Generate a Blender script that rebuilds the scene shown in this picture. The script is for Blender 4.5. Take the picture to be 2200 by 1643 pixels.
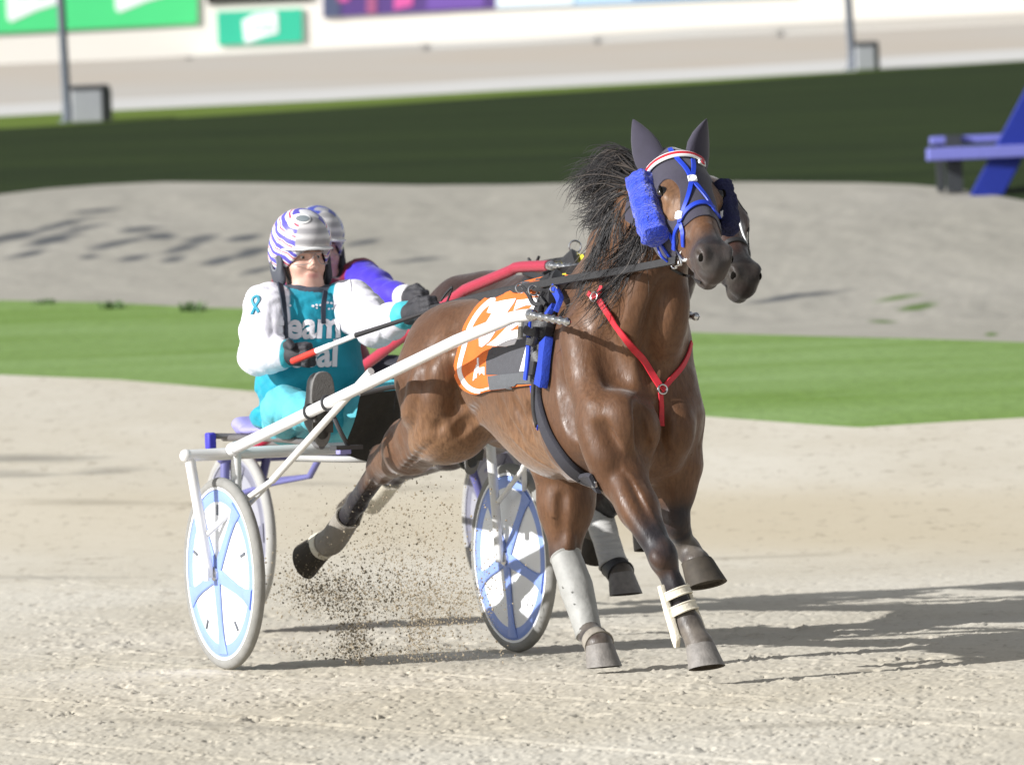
import bpy, bmesh, math, random
import numpy as np
import openvdb
from math import radians, sin, cos, tan, atan, pi, sqrt, hypot
from mathutils import Vector, Matrix, geometry
from mathutils.bvhtree import BVHTree

for o in list(bpy.data.objects):
    bpy.data.objects.remove(o)
scene = bpy.context.scene
COL = scene.collection
random.seed(4)
RNG = np.random.default_rng(4)

# ------------------------------------------------------------------ camera
CAM_D, PXM = 30.0, 555.0                 # metres to the sulky axle, photo pixels per metre there
FOC = CAM_D * PXM                        # focal length in photo pixels (photo 2200 x 1643)
CAM_H, HORIZON, ROLL = 1.4054, 630.0, radians(2.2)
PITCH = atan((821.5 - HORIZON) / FOC)
_X = np.array([1., 0, 0]); VIEW = np.array([0, cos(PITCH), -sin(PITCH)]); _U = np.array([0, sin(PITCH), cos(PITCH)])
RIGHT = cos(ROLL) * _X - sin(ROLL) * _U
UP = sin(ROLL) * _X + cos(ROLL) * _U
CAM = np.array([0, 0, CAM_H])
cam_data = bpy.data.cameras.new('camera'); cam = bpy.data.objects.new('camera', cam_data); COL.objects.link(cam)
cam_data.sensor_width = 36.0; cam_data.lens = FOC * 36.0 / 2200.0
cam_data.clip_start = 1.0; cam_data.clip_end = 2000
cam.matrix_world = Matrix([[RIGHT[i], UP[i], -VIEW[i], CAM[i]] for i in range(3)] + [[0, 0, 0, 1]])
cam_data.dof.use_dof = True; cam_data.dof.focus_distance = 27.8; cam_data.dof.aperture_fstop = 6.3
scene.camera = cam

# ------------------------------------------------------------------ light
SUN_AZ, SUN_EL = radians(26), radians(25)          # azimuth: in front of the left-hand side
to_sun = Vector((-cos(SUN_AZ) * cos(SUN_EL), -sin(SUN_AZ) * cos(SUN_EL), sin(SUN_EL)))
sd = bpy.data.lights.new('sun', 'SUN'); sun = bpy.data.objects.new('sun', sd); COL.objects.link(sun)
sd.energy = 4.8; sd.angle = radians(0.6); sd.color = (1.0, 0.99, 0.975)
sun.rotation_euler = to_sun.to_track_quat('Z', 'Y').to_euler(); sun.location = (-20, -10, 20)
world = bpy.data.worlds.new('World'); scene.world = world; world.use_nodes = True
wn = world.node_tree; wn.nodes.clear()
sky = wn.nodes.new('ShaderNodeTexSky'); sky.sky_type = 'NISHITA'; sky.sun_disc = False
sky.sun_elevation = SUN_EL; sky.sun_rotation = math.atan2(to_sun.x, to_sun.y)
hs = wn.nodes.new('ShaderNodeHueSaturation'); hs.inputs['Saturation'].default_value = 0.22
bg = wn.nodes.new('ShaderNodeBackground'); bg.inputs['Strength'].default_value = 0.088
wo = wn.nodes.new('ShaderNodeOutputWorld')
wn.links.new(sky.outputs[0], hs.inputs['Color']); wn.links.new(hs.outputs[0], bg.inputs[0]); wn.links.new(bg.outputs[0], wo.inputs[0])
scene.view_settings.view_transform = 'Standard'; scene.view_settings.look = 'None'
scene.view_settings.exposure = 0.48; scene.view_settings.gamma = 1.0
scene.render.engine = 'CYCLES'
scene.cycles.use_denoising = True

# ------------------------------------------------------------------ photo pixel -> place
def ray(px, py): return VIEW + RIGHT * (px - 1100) / FOC - UP * (py - 821.5) / FOC
def at(px, py, d): return CAM + ray(px, py) * d
YAW = radians(25)
F = np.array([sin(YAW), -cos(YAW), 0]); L = np.array([cos(YAW), sin(YAW), 0]); N = np.array([0, 0, 1.])
ROT = Matrix([[F[i], L[i], N[i]] for i in range(3)])
class Rig:
    """frame of one horse and sulky: s forward, l to the driver's left, z up, origin on the ground under the axle"""
    def __init__(s, O): s.O = np.asarray(O, float)
    def W(s, a, l, z): return s.O + F * a + L * l + N * z
    def loc(s, P): q = np.asarray(P) - s.O; return np.array([q @ F, q @ L, q @ N])
    def ray(s, px, py): d = ray(px, py); c = CAM - s.O; return np.array([c @ F, c @ L, c @ N]), np.array([d @ F, d @ L, d @ N])
    def Q(s, px, py, l): c, d = s.ray(px, py); return c + d * ((l - c[1]) / d[1])      # point on that sight line with side offset l
    def Qs(s, px, py, a): c, d = s.ray(px, py); return c + d * ((a - c[0]) / d[0])
    def shift(s, a, l, z): return Rig(s.W(a, l, z))
A = Rig(at(822, 1411, 30)); A.O[2] = 0.0
B = Rig(A.W(-2.98, 1.33, 0.05))

# ------------------------------------------------------------------ materials
_mats = {}
def mat(name, col, rough=0.6, metal=0.0, var=0.12, vscale=20, bump=0.0, bscale=80, spec=0.5, sheen=0.0, coat=0.0, trans=0.0, stretch=None):
    if name in _mats: return _mats[name]
    m = bpy.data.materials.new(name); m.use_nodes = True; nt = m.node_tree; n = nt.nodes; b = n['Principled BSDF']
    b.inputs['Roughness'].default_value = rough; b.inputs['Metallic'].default_value = metal
    b.inputs['Specular IOR Level'].default_value = spec
    b.inputs['Sheen Weight'].default_value = sheen; b.inputs['Coat Weight'].default_value = coat
    b.inputs['Transmission Weight'].default_value = trans
    tc = n.new('ShaderNodeTexCoord')
    src = tc.outputs['Object']
    if stretch:
        mp = n.new('ShaderNodeMapping'); mp.inputs['Scale'].default_value = stretch; nt.links.new(src, mp.inputs[0]); src = mp.outputs[0]
    nz = n.new('ShaderNodeTexNoise'); nz.inputs['Scale'].default_value = vscale; nz.inputs['Detail'].default_value = 5; nt.links.new(src, nz.inputs['Vector'])
    mx = n.new('ShaderNodeMix'); mx.data_type = 'RGBA'
    c = np.array(col)
    mx.inputs['A'].default_value = (*np.clip(c * (1 - var * 1.6), 0, 1), 1); mx.inputs['B'].default_value = (*np.clip(c * (1 + var * 1.6), 0, 1), 1)
    nt.links.new(nz.outputs['Fac'], mx.inputs['Factor']); nt.links.new(mx.outputs['Result'], b.inputs['Base Color'])
    if bump:
        nb = n.new('ShaderNodeTexNoise'); nb.inputs['Scale'].default_value = bscale; nb.inputs['Detail'].default_value = 4; nt.links.new(src, nb.inputs['Vector'])
        bp = n.new('ShaderNodeBump'); bp.inputs['Strength'].default_value = bump; bp.inputs['Distance'].default_value = 0.02
        nt.links.new(nb.outputs['Fac'], bp.inputs['Height']); nt.links.new(bp.outputs[0], b.inputs['Normal'])
    _mats[name] = m
    return m
class NT:
    """small helper to wire attribute driven materials"""
    def __init__(s, name, rough=.6, spec=.5):
        s.m = bpy.data.materials.new(name); s.m.use_nodes = True; s.nt = s.m.node_tree; s.n = s.nt.nodes; s.b = s.n['Principled BSDF']
        s.b.inputs['Roughness'].default_value = rough; s.b.inputs['Specular IOR Level'].default_value = spec
        s.tc = s.n.new('ShaderNodeTexCoord')
    def link(s, a, b): s.nt.links.new(a, b)
    def attr(s, name): a = s.n.new('ShaderNodeAttribute'); a.attribute_name = name; return a.outputs['Fac']
    def noise(s, scale, detail=4, stretch=None, out='Fac', rough=.55):
        v = s.tc.outputs['Object']
        if stretch: mp = s.n.new('ShaderNodeMapping'); mp.inputs['Scale'].default_value = stretch; s.link(v, mp.inputs[0]); v = mp.outputs[0]
        nz = s.n.new('ShaderNodeTexNoise'); nz.inputs['Scale'].default_value = scale; nz.inputs['Detail'].default_value = detail; nz.inputs['Roughness'].default_value = rough
        s.link(v, nz.inputs['Vector']); return nz.outputs[out]
    def math(s, op, a, b=None, clamp=False):
        m = s.n.new('ShaderNodeMath'); m.operation = op; m.use_clamp = clamp
        for i, x in enumerate((a, b)):
            if x is None: continue
            if isinstance(x, (int, float)): m.inputs[i].default_value = x
            else: s.link(x, m.inputs[i])
        return m.outputs[0]
    def ramp(s, f, lo, hi):
        r = s.n.new('ShaderNodeMapRange'); r.inputs['From Min'].default_value = lo; r.inputs['From Max'].default_value = hi; s.link(f, r.inputs['Value']); return r.outputs[0]
    def mix(s, f, a, b):
        m = s.n.new('ShaderNodeMix'); m.data_type = 'RGBA'
        if isinstance(f, (int, float)): m.inputs['Factor'].default_value = f
        else: s.link(f, m.inputs['Factor'])
        for k, x in (('A', a), ('B', b)):
            if isinstance(x, tuple): m.inputs[k].default_value = (*x, 1)
            else: s.link(x, m.inputs[k])
        return m.outputs['Result']
    def bump(s, h, strength, dist=.02, prev=None):
        b = s.n.new('ShaderNodeBump'); b.inputs['Strength'].default_value = strength; b.inputs['Distance'].default_value = dist; s.link(h, b.inputs['Height'])
        if prev is not None: s.link(prev, b.inputs['Normal'])
        return b.outputs[0]
    def done(s, col, normal=None):
        s.link(col, s.b.inputs['Base Color'])
        if normal is not None: s.link(normal, s.b.inputs['Normal'])
        _mats[s.m.name] = s.m
        return s.m

# ------------------------------------------------------------------ objects
class Thing:
    def __init__(s, name, label, cat, rig, org, group=None):
        s.rig, s.org = rig, np.asarray(org, float)
        s.e = bpy.data.objects.new(name, None); COL.objects.link(s.e); s.e.empty_display_size = .2
        s.e.matrix_world = Matrix.Translation(rig.W(*org)) @ ROT.to_4x4()
        tag(s.e, label, cat, group)
def tag(o, label=None, cat=None, group=None, kind=None):
    if label: o['label'] = label
    if cat: o['category'] = cat
    if group: o['group'] = group
    if kind: o['kind'] = kind
    return o
def mesh_obj(name, V, Fc, mats, parent=None, smooth=True, mi=None, attrs=None):
    me = bpy.data.meshes.new(name)
    V = np.asarray(V, float)
    if isinstance(parent, Thing): V = V - parent.org
    elif isinstance(parent, tuple): V = V - parent[0].org
    me.from_pydata(V.tolist(), [], [list(map(int, f)) for f in Fc])
    for m in (mats if isinstance(mats, (list, tuple)) else [mats]): me.materials.append(m)
    if mi is not None: me.polygons.foreach_set('material_index', np.asarray(mi, dtype=np.int32))
    if smooth: me.polygons.foreach_set('use_smooth', np.ones(len(me.polygons), dtype=bool))
    for k, a in (attrs or {}).items():
        at_ = me.attributes.new(k, 'FLOAT', 'POINT'); at_.data.foreach_set('value', np.asarray(a, dtype=np.float32))
    me.update()
    o = bpy.data.objects.new(name, me); COL.objects.link(o)
    if isinstance(parent, Thing): o.parent = parent.e
    elif isinstance(parent, tuple): o.parent = parent[1]
    return o
def rig_obj(name, rig, org, V, Fc, mats, label, cat, group=None, **kw):
    """a thing that is one mesh"""
    o = mesh_obj(name, np.asarray(V) - np.asarray(org), Fc, mats, None, **kw)
    o.matrix_world = Matrix.Translation(rig.W(*org)) @ ROT.to_4x4()
    return tag(o, label, cat, group)

def catmull(P, n=8):
    P = np.asarray(P, float)
    if len(P) < 3: return np.array([P[0] + (P[-1] - P[0]) * t for t in np.linspace(0, 1, n + 1)])
    Q = np.vstack([2 * P[0] - P[1], P, 2 * P[-1] - P[-2]]); out = []
    for i in range(1, len(Q) - 2):
        for t in np.linspace(0, 1, n, endpoint=False):
            a, b, c, d = Q[i - 1], Q[i], Q[i + 1], Q[i + 2]
            out.append(.5 * (2 * b + (c - a) * t + (2 * a - 5 * b + 4 * c - d) * t * t + (3 * b - a - 3 * c + d) * t ** 3))
    out.append(P[-1]); return np.array(out)
def unit(v): v = np.asarray(v, float); return v / (np.linalg.norm(v) + 1e-12)

class MB:
    def __init__(s): s.v = []; s.f = []; s.mi = []; s.n = 0
    def add(s, V, Fc, mi=0):
        V = np.asarray(V, float); s.v.append(V); s.f += [[i + s.n for i in f] for f in Fc]; s.mi += [mi] * len(Fc); s.n += len(V); return s
    def tube(s, P, r, n=10, mi=0, caps=True, flat=None):
        """round (or, with flat=(normal, ratio), flattened) tube along P"""
        P = np.asarray(P, float); m = len(P); r = np.broadcast_to(np.asarray(r, float), (m,))
        T = np.gradient(P, axis=0); T /= np.linalg.norm(T, axis=1)[:, None] + 1e-12
        u = np.cross(T[0], [0, 0, 1.]) if abs(T[0][2]) < .9 else np.cross(T[0], [0, 1., 0]); u = unit(u)
        V = []
        for i in range(m):
            u = unit(u - T[i] * (u @ T[i])); w = np.cross(T[i], u)
            for k in range(n):
                a = 2 * pi * k / n; V.append(P[i] + r[i] * (cos(a) * u + sin(a) * w))
        Fc = [[i * n + k, i * n + (k + 1) % n, (i + 1) * n + (k + 1) % n, (i + 1) * n + k] for i in range(m - 1) for k in range(n)]
        if caps: Fc += [list(range(n))[::-1], [(m - 1) * n + k for k in range(n)]]
        return s.add(V, Fc, mi)
    def strap(s, P, nrm, w, t=.004, mi=0):
        """flat band: P centre line, nrm outward normals, w width, t thickness"""
        P = np.asarray(P, float); m = len(P); nrm = np.asarray(nrm, float)
        if nrm.ndim == 1: nrm = np.tile(nrm, (m, 1))
        w = np.broadcast_to(np.asarray(w, float), (m,))
        T = np.gradient(P, axis=0); V = []
        for i in range(m):
            sd_ = unit(np.cross(T[i], nrm[i])); nn = unit(np.cross(sd_, T[i]))
            for a, b in ((-1, 0), (-.85, 1), (.85, 1), (1, 0), (1, -1), (-1, -1)): V.append(P[i] + sd_ * a * w[i] / 2 + nn * b * t / 2 * (1.4 if b > 0 else 1))
        k = 6
        Fc = [[i * k + j, i * k + (j + 1) % k, (i + 1) * k + (j + 1) % k, (i + 1) * k + j] for i in range(m - 1) for j in range(k)]
        Fc += [list(range(k))[::-1], [(m - 1) * k + j for j in range(k)]]
        return s.add(V, Fc, mi)
    def lathe(s, c, axis, prof, n=32, mi=0, closed=False, u=None):
        """prof: (distance along axis, radius)"""
        ax = unit(axis); u = unit(np.cross(ax, [0, 0, 1.]) if abs(ax[2]) < .9 else np.cross(ax, [1., 0, 0])); w = np.cross(ax, u); V = []
        for h_, r_ in prof:
            for k in range(n): a = 2 * pi * k / n; V.append(np.asarray(c) + ax * h_ + r_ * (cos(a) * u + sin(a) * w))
        m = len(prof); rng = range(m) if closed else range(m - 1)
        Fc = [[i * n + k, i * n + (k + 1) % n, ((i + 1) % m) * n + (k + 1) % n, ((i + 1) % m) * n + k] for i in rng for k in range(n)]
        if not closed: Fc += [list(range(n))[::-1], [(m - 1) * n + k for k in range(n)]]
        return s.add(V, Fc, mi)
    def box(s, c, ax, h, mi=0):
        c = np.asarray(c, float); X, Y, Z = [np.asarray(a, float) * k for a, k in zip(ax, h)]
        V = [c + i * X + j * Y + k * Z for k in (-1, 1) for i, j in ((-1, -1), (1, -1), (1, 1), (-1, 1))]
        return s.add(V, [[3, 2, 1, 0], [4, 5, 6, 7], [0, 1, 5, 4], [1, 2, 6, 5], [2, 3, 7, 6], [3, 0, 4, 7]], mi)
    def ball(s, c, r, n=12, mi=0):
        prof = [(-cos(t) * r, max(sin(t) * r, 1e-4)) for t in np.linspace(0, pi, n // 2 + 2)]
        return s.lathe(c, (0, 0, 1), prof, n, mi)
    def ring(s, c, axis, R, r, n=24, k=8, mi=0):
        prof = [(r * sin(2 * pi * j / k), R + r * cos(2 * pi * j / k)) for j in range(k)]
        return s.lathe(c, axis, prof, n, mi, closed=True)
    def build(s, name, mats, parent=None, smooth=True, bevel=0, **kw):
        o = mesh_obj(name, np.vstack(s.v), s.f, mats, parent, smooth, s.mi, **kw)
        bm = bmesh.new(); bm.from_mesh(o.data); bmesh.ops.recalc_face_normals(bm, faces=bm.faces); bm.to_mesh(o.data); bm.free()
        if smooth: o.data.set_sharp_from_angle(angle=radians(40))
        if bevel:
            m = o.modifiers.new('bevel', 'BEVEL'); m.width = bevel; m.segments = 2
        return o

# ------------------------------------------------------------------ distance-field sculpting
class SDF:
    def __init__(s): s.p = []
    def rc(s, a, b, ra, rb=None, k=.04): s.p.append(('rc', np.asarray(a, float), np.asarray(b, float), ra, ra if rb is None else rb, k)); return s
    def groove(s, P, r, k=.02):
        for i in range(len(P) - 1): s.p.append(('rs', np.asarray(P[i], float), np.asarray(P[i + 1], float), r, r, k))
        return s
    def chain(s, P, R, k=.03):
        for i in range(len(P) - 1): s.rc(P[i], P[i + 1], R[i], R[i + 1], k)
        return s
    def el(s, c, r, k=.05, M=None, sub=False): s.p.append(('sub' if sub else 'el', np.asarray(c, float), np.asarray(r, float), np.eye(3) if M is None else np.asarray(M, float), None, k)); return s
    def mesh(s, vox, post=None, smooth=2):
        lo, hi = [], []
        def box(q):
            if q[0] in ('rc', 'rs'): return np.minimum(q[1] - q[3], q[2] - q[4]), np.maximum(q[1] + q[3], q[2] + q[4])
            R = np.sqrt(((q[3] * q[2][:, None]) ** 2).sum(0)); return q[1] - R, q[1] + R
        bx = [box(q) for q in s.p]
        lo = np.min([b[0] for b, q in zip(bx, s.p) if q[0] not in ('sub', 'rs')], 0) - 4 * vox; hi = np.max([b[1] for b, q in zip(bx, s.p) if q[0] not in ('sub', 'rs')], 0) + 4 * vox
        n = np.ceil((hi - lo) / vox).astype(int) + 1
        ax = [lo[i] + vox * np.arange(n[i]) for i in range(3)]
        D = np.full(n, .2, dtype=np.float32)
        for q, (b0, b1) in zip(s.p, bx):
            k = q[5]; pad = k + 3 * vox + .01
            i0 = np.clip(np.floor((b0 - pad - lo) / vox).astype(int), 0, n - 1); i1 = np.clip(np.ceil((b1 + pad - lo) / vox).astype(int) + 1, 1, n)
            if (i1 <= i0).any(): continue
            sl = tuple(slice(i0[i], i1[i]) for i in range(3))
            g = [ax[i][sl[i]].astype(np.float32) for i in range(3)]
            X, Y, Z = g[0][:, None, None], g[1][None, :, None], g[2][None, None, :]
            if q[0] in ('rc', 'rs'):
                a, b, ra, rb = q[1:5]; d = b - a; L2 = float(d @ d) + 1e-12
                t = np.clip(((X - a[0]) * d[0] + (Y - a[1]) * d[1] + (Z - a[2]) * d[2]) / L2, 0, 1)
                v = np.sqrt((X - a[0] - t * d[0]) ** 2 + (Y - a[1] - t * d[1]) ** 2 + (Z - a[2] - t * d[2]) ** 2) - (ra + (rb - ra) * t)
            else:
                c, r, M = q[1], q[2], q[3]
                x, y, z = X - c[0], Y - c[1], Z - c[2]
                u = [M[i][0] * x + M[i][1] * y + M[i][2] * z for i in range(3)]
                k0 = np.sqrt(sum((u[i] / r[i]) ** 2 for i in range(3))); k1 = np.sqrt(sum((u[i] / r[i] ** 2) ** 2 for i in range(3))) + 1e-9
                v = k0 * (k0 - 1) / k1
            o = D[sl]
            if q[0] in ('sub', 'rs'):
                v = -v; h = np.maximum(k - np.abs(o - v), 0) / k; D[sl] = np.maximum(o, v) + h * h * k * .25
            else:
                h = np.maximum(k - np.abs(o - v), 0) / k; D[sl] = np.minimum(o, v) - h * h * k * .25
        if post is not None: D = (D + post(ax[0][:, None, None], ax[1][None, :, None], ax[2][None, None, :])).astype(np.float32)
        g = openvdb.FloatGrid(.2); g.copyFromArray(np.ascontiguousarray(D, dtype=np.float32))
        P, Qd = g.convertToQuads(0.0)
        V = lo + np.asarray(P, float) * vox; Qd = np.asarray(Qd)[:, ::-1].astype(int)
        # make normals point out
        a, b, c = V[Qd[:, 0]], V[Qd[:, 1]], V[Qd[:, 2]]
        vol = np.einsum('ij,ij->i', a - V.mean(0), np.cross(b - a, c - a)).sum()
        if vol < 0: Qd = Qd[:, ::-1]
        for _ in range(smooth): V = laplace(V, Qd, .5)
        return V, Qd
def laplace(V, Qd, f):
    S_ = np.zeros_like(V); C_ = np.zeros(len(V))
    for i in range(4):
        for j in ((i + 1) % 4, (i + 3) % 4):
            np.add.at(S_, Qd[:, i], V[Qd[:, j]]); np.add.at(C_, Qd[:, i], 1)
    m = C_ > 0; out = V.copy(); out[m] = V[m] * (1 - f) + f * S_[m] / C_[m][:, None]; return out
def vnormals(V, Qd):
    n = np.cross(V[Qd[:, 2]] - V[Qd[:, 0]], V[Qd[:, 3]] - V[Qd[:, 1]]); N_ = np.zeros_like(V)
    for i in range(4): np.add.at(N_, Qd[:, i], n)
    return N_ / (np.linalg.norm(N_, axis=1)[:, None] + 1e-12)
def bvh(*meshes):
    V, Fc, n = [], [], 0
    for v, f in meshes:
        V += np.asarray(v).tolist(); Fc += [[int(i) + n for i in q] for q in f]; n += len(v)
    return BVHTree.FromPolygons(V, Fc)
def shell(V, Qd, phi, off, thick=0.0):
    """the piece of a skin where phi < 0, lifted by off, its border moved on to phi = 0"""
    p = phi(V); keep = p[Qd].min(1) < 0
    q = Qd[keep]; used = np.unique(q); mp = -np.ones(len(V), int); mp[used] = np.arange(len(used)); q = mp[q]
    nv = vnormals(V, Qd)[used]; v = V[used].copy()
    for _ in range(4):
        pv = phi(v); out = pv > 0
        if not out.any(): break
        e = 1e-3; g = np.stack([(phi(v + e * np.eye(3)[i]) - phi(v - e * np.eye(3)[i])) / (2 * e) for i in range(3)], 1)
        g -= nv * (g * nv).sum(1)[:, None]
        st = np.clip(pv, 0, .02) / ((g ** 2).sum(1) + 1e-3); v[out] -= (g * st[:, None])[out]
    v = v + nv * off
    if thick:
        n = len(v); vi = v - nv * thick
        ed = {}
        for f in q:
            for i in range(4): ed.setdefault((min(f[i], f[(i + 1) % 4]), max(f[i], f[(i + 1) % 4])), []).append((f[i], f[(i + 1) % 4]))
        rim = [[e[0][1], e[0][0], e[0][0] + n, e[0][1] + n] for e in ed.values() if len(e) == 1]
        v = np.vstack([v, vi]); q = list(map(list, q)) + rim
    return v, q
class Surf:
    """a skin one can lay straps, cloth and letters on"""
    def __init__(s, rig, *meshes): s.rig = rig; s.t = bvh(*meshes)
    def hit(s, px, py):
        c, d = s.rig.ray(px, py); d = unit(d); c2 = c + d * 20
        h = s.t.ray_cast(Vector(c2), Vector(d))
        if h[0] is None:
            # nearest skin point to the sight line
            best = None
            for t in np.linspace(3, 16, 60):
                p = c2 + d * t; r = s.t.find_nearest(Vector(p))
                if r[0] is not None and (best is None or r[3] < best[2]): best = (np.array(r[0]), np.array(r[1]), r[3])
            return best[0], best[1]
        n = np.array(h[1]); n = n if n @ d < 0 else -n
        return np.array(h[0]), n
    def line(s, pts, off=.004, n=6):
        pp = catmull([(x, y, 0) for x, y in pts], n) if len(pts) > 2 else catmull([(x, y, 0) for x, y in pts], n * 2)
        H = [s.hit(x, y) for x, y, _ in pp]
        P = np.array([h[0] + h[1] * off for h in H]); Nn = np.array([h[1] for h in H])
        for _ in range(2):
            if len(P) > 4: P[1:-1] = P[1:-1] * .5 + (P[:-2] + P[2:]) * .25; Nn[1:-1] = Nn[1:-1] * .5 + (Nn[:-2] + Nn[2:]) * .25
        return P, Nn
    def decal(s, polys, off, step=6, thick=0.0, relax=0):
        """polygons in photo pixels laid on the skin; returns verts, faces"""
        AV, AF = [], []; base = 0
        for poly in polys:
            poly = np.asarray(poly, float); n = len(poly)
            ring = []
            for i in range(n):
                a, b = poly[i], poly[(i + 1) % n]; m = max(1, int(np.ceil(np.linalg.norm(b - a) / step)))
                ring += [a + (b - a) * t for t in np.linspace(0, 1, m, endpoint=False)]
            ring = np.array(ring); m = len(ring)
            lo, hi = ring.min(0), ring.max(0)
            gx, gy = np.meshgrid(np.arange(lo[0] + step / 2, hi[0], step), np.arange(lo[1] + step / 2, hi[1], step)); G = np.c_[gx.ravel(), gy.ravel()]
            if len(G):
                ins = np.zeros(len(G), bool); j = m - 1
                for i in range(m):
                    xi, yi, xj, yj = *ring[i], *ring[j]
                    ins ^= ((yi > G[:, 1]) != (yj > G[:, 1])) & (G[:, 0] < (xj - xi) * (G[:, 1] - yi) / (yj - yi + 1e-12) + xi); j = i
                G = G[ins]
                if len(G): G = G[np.min(np.linalg.norm(G[:, None] - ring[None], axis=2), 1) > step * .4]
            pts = [Vector(p) for p in np.vstack([ring, G])] if len(G) else [Vector(p) for p in ring]
            r = geometry.delaunay_2d_cdt(pts, [(i, (i + 1) % m) for i in range(m)], [], 1, 1e-4)
            H = [s.hit(p.x, p.y) for p in r[0]]
            P = np.array([h[0] for h in H]); Nn = np.array([h[1] for h in H])
            AV.append(P + Nn * off); AF += [[i + base for i in f] for f in r[2]]; base += len(P)
            if thick:
                AV.append(P + Nn * (off - thick)); k = len(P); AF += [[i + base for i in f][::-1] for f in r[2]]
                ed = {}
                for f in r[2]:
                    for i in range(len(f)): a, b = f[i], f[(i + 1) % len(f)]; ed.setdefault((min(a, b), max(a, b)), []).append((a, b))
                AF += [[e[0][1] + base - k, e[0][0] + base - k, e[0][0] + base, e[0][1] + base] for e in ed.values() if len(e) == 1]
                base += k
        return np.vstack(AV), AF
def text_polys(txt, bold=0.0, shear=0.0):
    """triangles of a word, unit height"""
    cu = bpy.data.curves.new('word', 'FONT'); cu.body = txt; cu.size = 1; cu.offset = bold; cu.shear = shear; cu.resolution_u = 3
    ob = bpy.data.objects.new('word', cu); COL.objects.link(ob); dg = bpy.context.evaluated_depsgraph_get(); me = bpy.data.meshes.new_from_object(ob.evaluated_get(dg))
    bm = bmesh.new(); bm.from_mesh(me); bmesh.ops.triangulate(bm, faces=bm.faces)
    for _ in range(4):
        long_ = [e for e in bm.edges if e.calc_length() > .12]
        if not long_: break
        bmesh.ops.subdivide_edges(bm, edges=long_, cuts=1); bmesh.ops.triangulate(bm, faces=bm.faces)
    V = np.array([v.co[:2] for v in bm.verts]); Fc = [[v.index for v in f.verts] for f in bm.faces]
    bm.free(); bpy.data.objects.remove(ob); bpy.data.meshes.remove(me); bpy.data.curves.remove(cu)
    return V, Fc
def text_on(surf, txt, org, ux, uy, off=.004, bold=.0, shear=0.0):
    V, Fc = text_polys(txt, bold, shear); org, ux, uy = map(np.asarray, (org, ux, uy))
    H = [surf.hit(*(org + ux * x + uy * y)) for x, y in V]
    return np.array([h[0] + h[1] * off for h in H]), Fc

# ================================================================== the setting
_dk = np.array([4, 20, 36, 38, 41, 46, 52, 58, 65, 72, 78, 108, 127, 140.])
_zk = np.array([0, 0, 0, .03, .24, .728, 1.02, 1.28, 1.86, 2.42, 2.70, 4.39, 5.50, 5.6])
_dd = np.linspace(4, 140, 1400); _zz = np.interp(_dd, _dk, _zk); _k = np.hanning(31); _k /= _k.sum()
_zz = np.convolve(np.pad(_zz, 15, mode='edge'), _k, mode='valid')
_yy = HORIZON - FOC * (_zz - CAM_H) / _dd
_yy = np.minimum.accumulate(_yy)
def depth_of(yl): return np.interp(-np.asarray(yl), -_yy, _dd)
def level(px, py): return py + (px - 1100) * tan(ROLL)
def gz(x, y): return np.interp(y, _dd, _zz)
def curve(pts): xs, ys = zip(*pts); return lambda x: np.interp(x, xs, ys)
E1 = curve([(-900, 785), (0, 805), (250, 815), (540, 840), (900, 862), (1500, 893), (1750, 912), (1850, 918), (2050, 905), (2200, 897), (3100, 870)])
E2 = curve([(-900, 652), (0, 645), (240, 650), (420, 660), (560, 663), (900, 690), (1500, 714), (1750, 722), (2000, 728), (2200, 735), (3100, 750)])
E3 = curve([(-900, 440), (0, 418), (100, 406), (200, 398), (350, 391), (560, 393), (900, 398), (1100, 397), (1250, 393), (1600, 391), (1850, 393), (1960, 397), (2050, 405), (2110, 415), (2200, 431), (3100, 520)])
E4 = curve([(-900, 318), (0, 277), (300, 259), (700, 234), (1100, 206), (1500, 180), (1830, 156), (2200, 132), (3100, 70)])
E4b = curve([(-900, 285), (0, 250), (250, 237), (700, 216), (1100, 193), (1500, 172), (1830, 153), (2200, 130), (3100, 68)])
E5 = curve([(-900, 181), (0, 139), (300, 127), (600, 111), (1100, 86), (1500, 61), (2200, 29), (3100, -14)])
def strip(name, lo, hi, ts, xs, m, disp=None, smooth=True, eps=0.0):
    xs = np.asarray(xs, float); T = np.asarray(ts)[:, None]
    y = lo(xs)[None] * (1 - T) + hi(xs)[None] * T; x = np.broadcast_to(xs, y.shape)
    d = depth_of(level(x, y))
    P = CAM + (VIEW + ((x - 1100) / FOC)[..., None] * RIGHT - ((y - 821.5) / FOC)[..., None] * UP) * d[..., None]
    if disp is not None: P = P + disp(P, x, y)[..., None] * np.array([0, 0, 1.])
    P[..., 2] += eps
    r, c = y.shape; idx = np.arange(r * c).reshape(r, c)
    q = np.stack([idx[:-1, :-1], idx[:-1, 1:], idx[1:, 1:], idx[1:, :-1]], -1).reshape(-1, 4)
    o = mesh_obj(name, P.reshape(-1, 3), q, m, smooth=smooth); o['kind'] = 'structure'; return o
def fnoise(shape, beta, seed, sx=1, sy=1, hp=0):
    r = np.random.default_rng(seed); w = r.standard_normal(shape); f = np.fft.rfft2(w)
    ky = np.fft.fftfreq(shape[0])[:, None] * sy; kx = np.fft.rfftfreq(shape[1])[None] * sx; k = np.sqrt(kx ** 2 + ky ** 2) + 1e-4
    f *= k ** (-beta); f[k < hp] = 0
    g = np.fft.irfft2(f, s=shape); return (g - g.mean()) / g.std()

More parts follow.
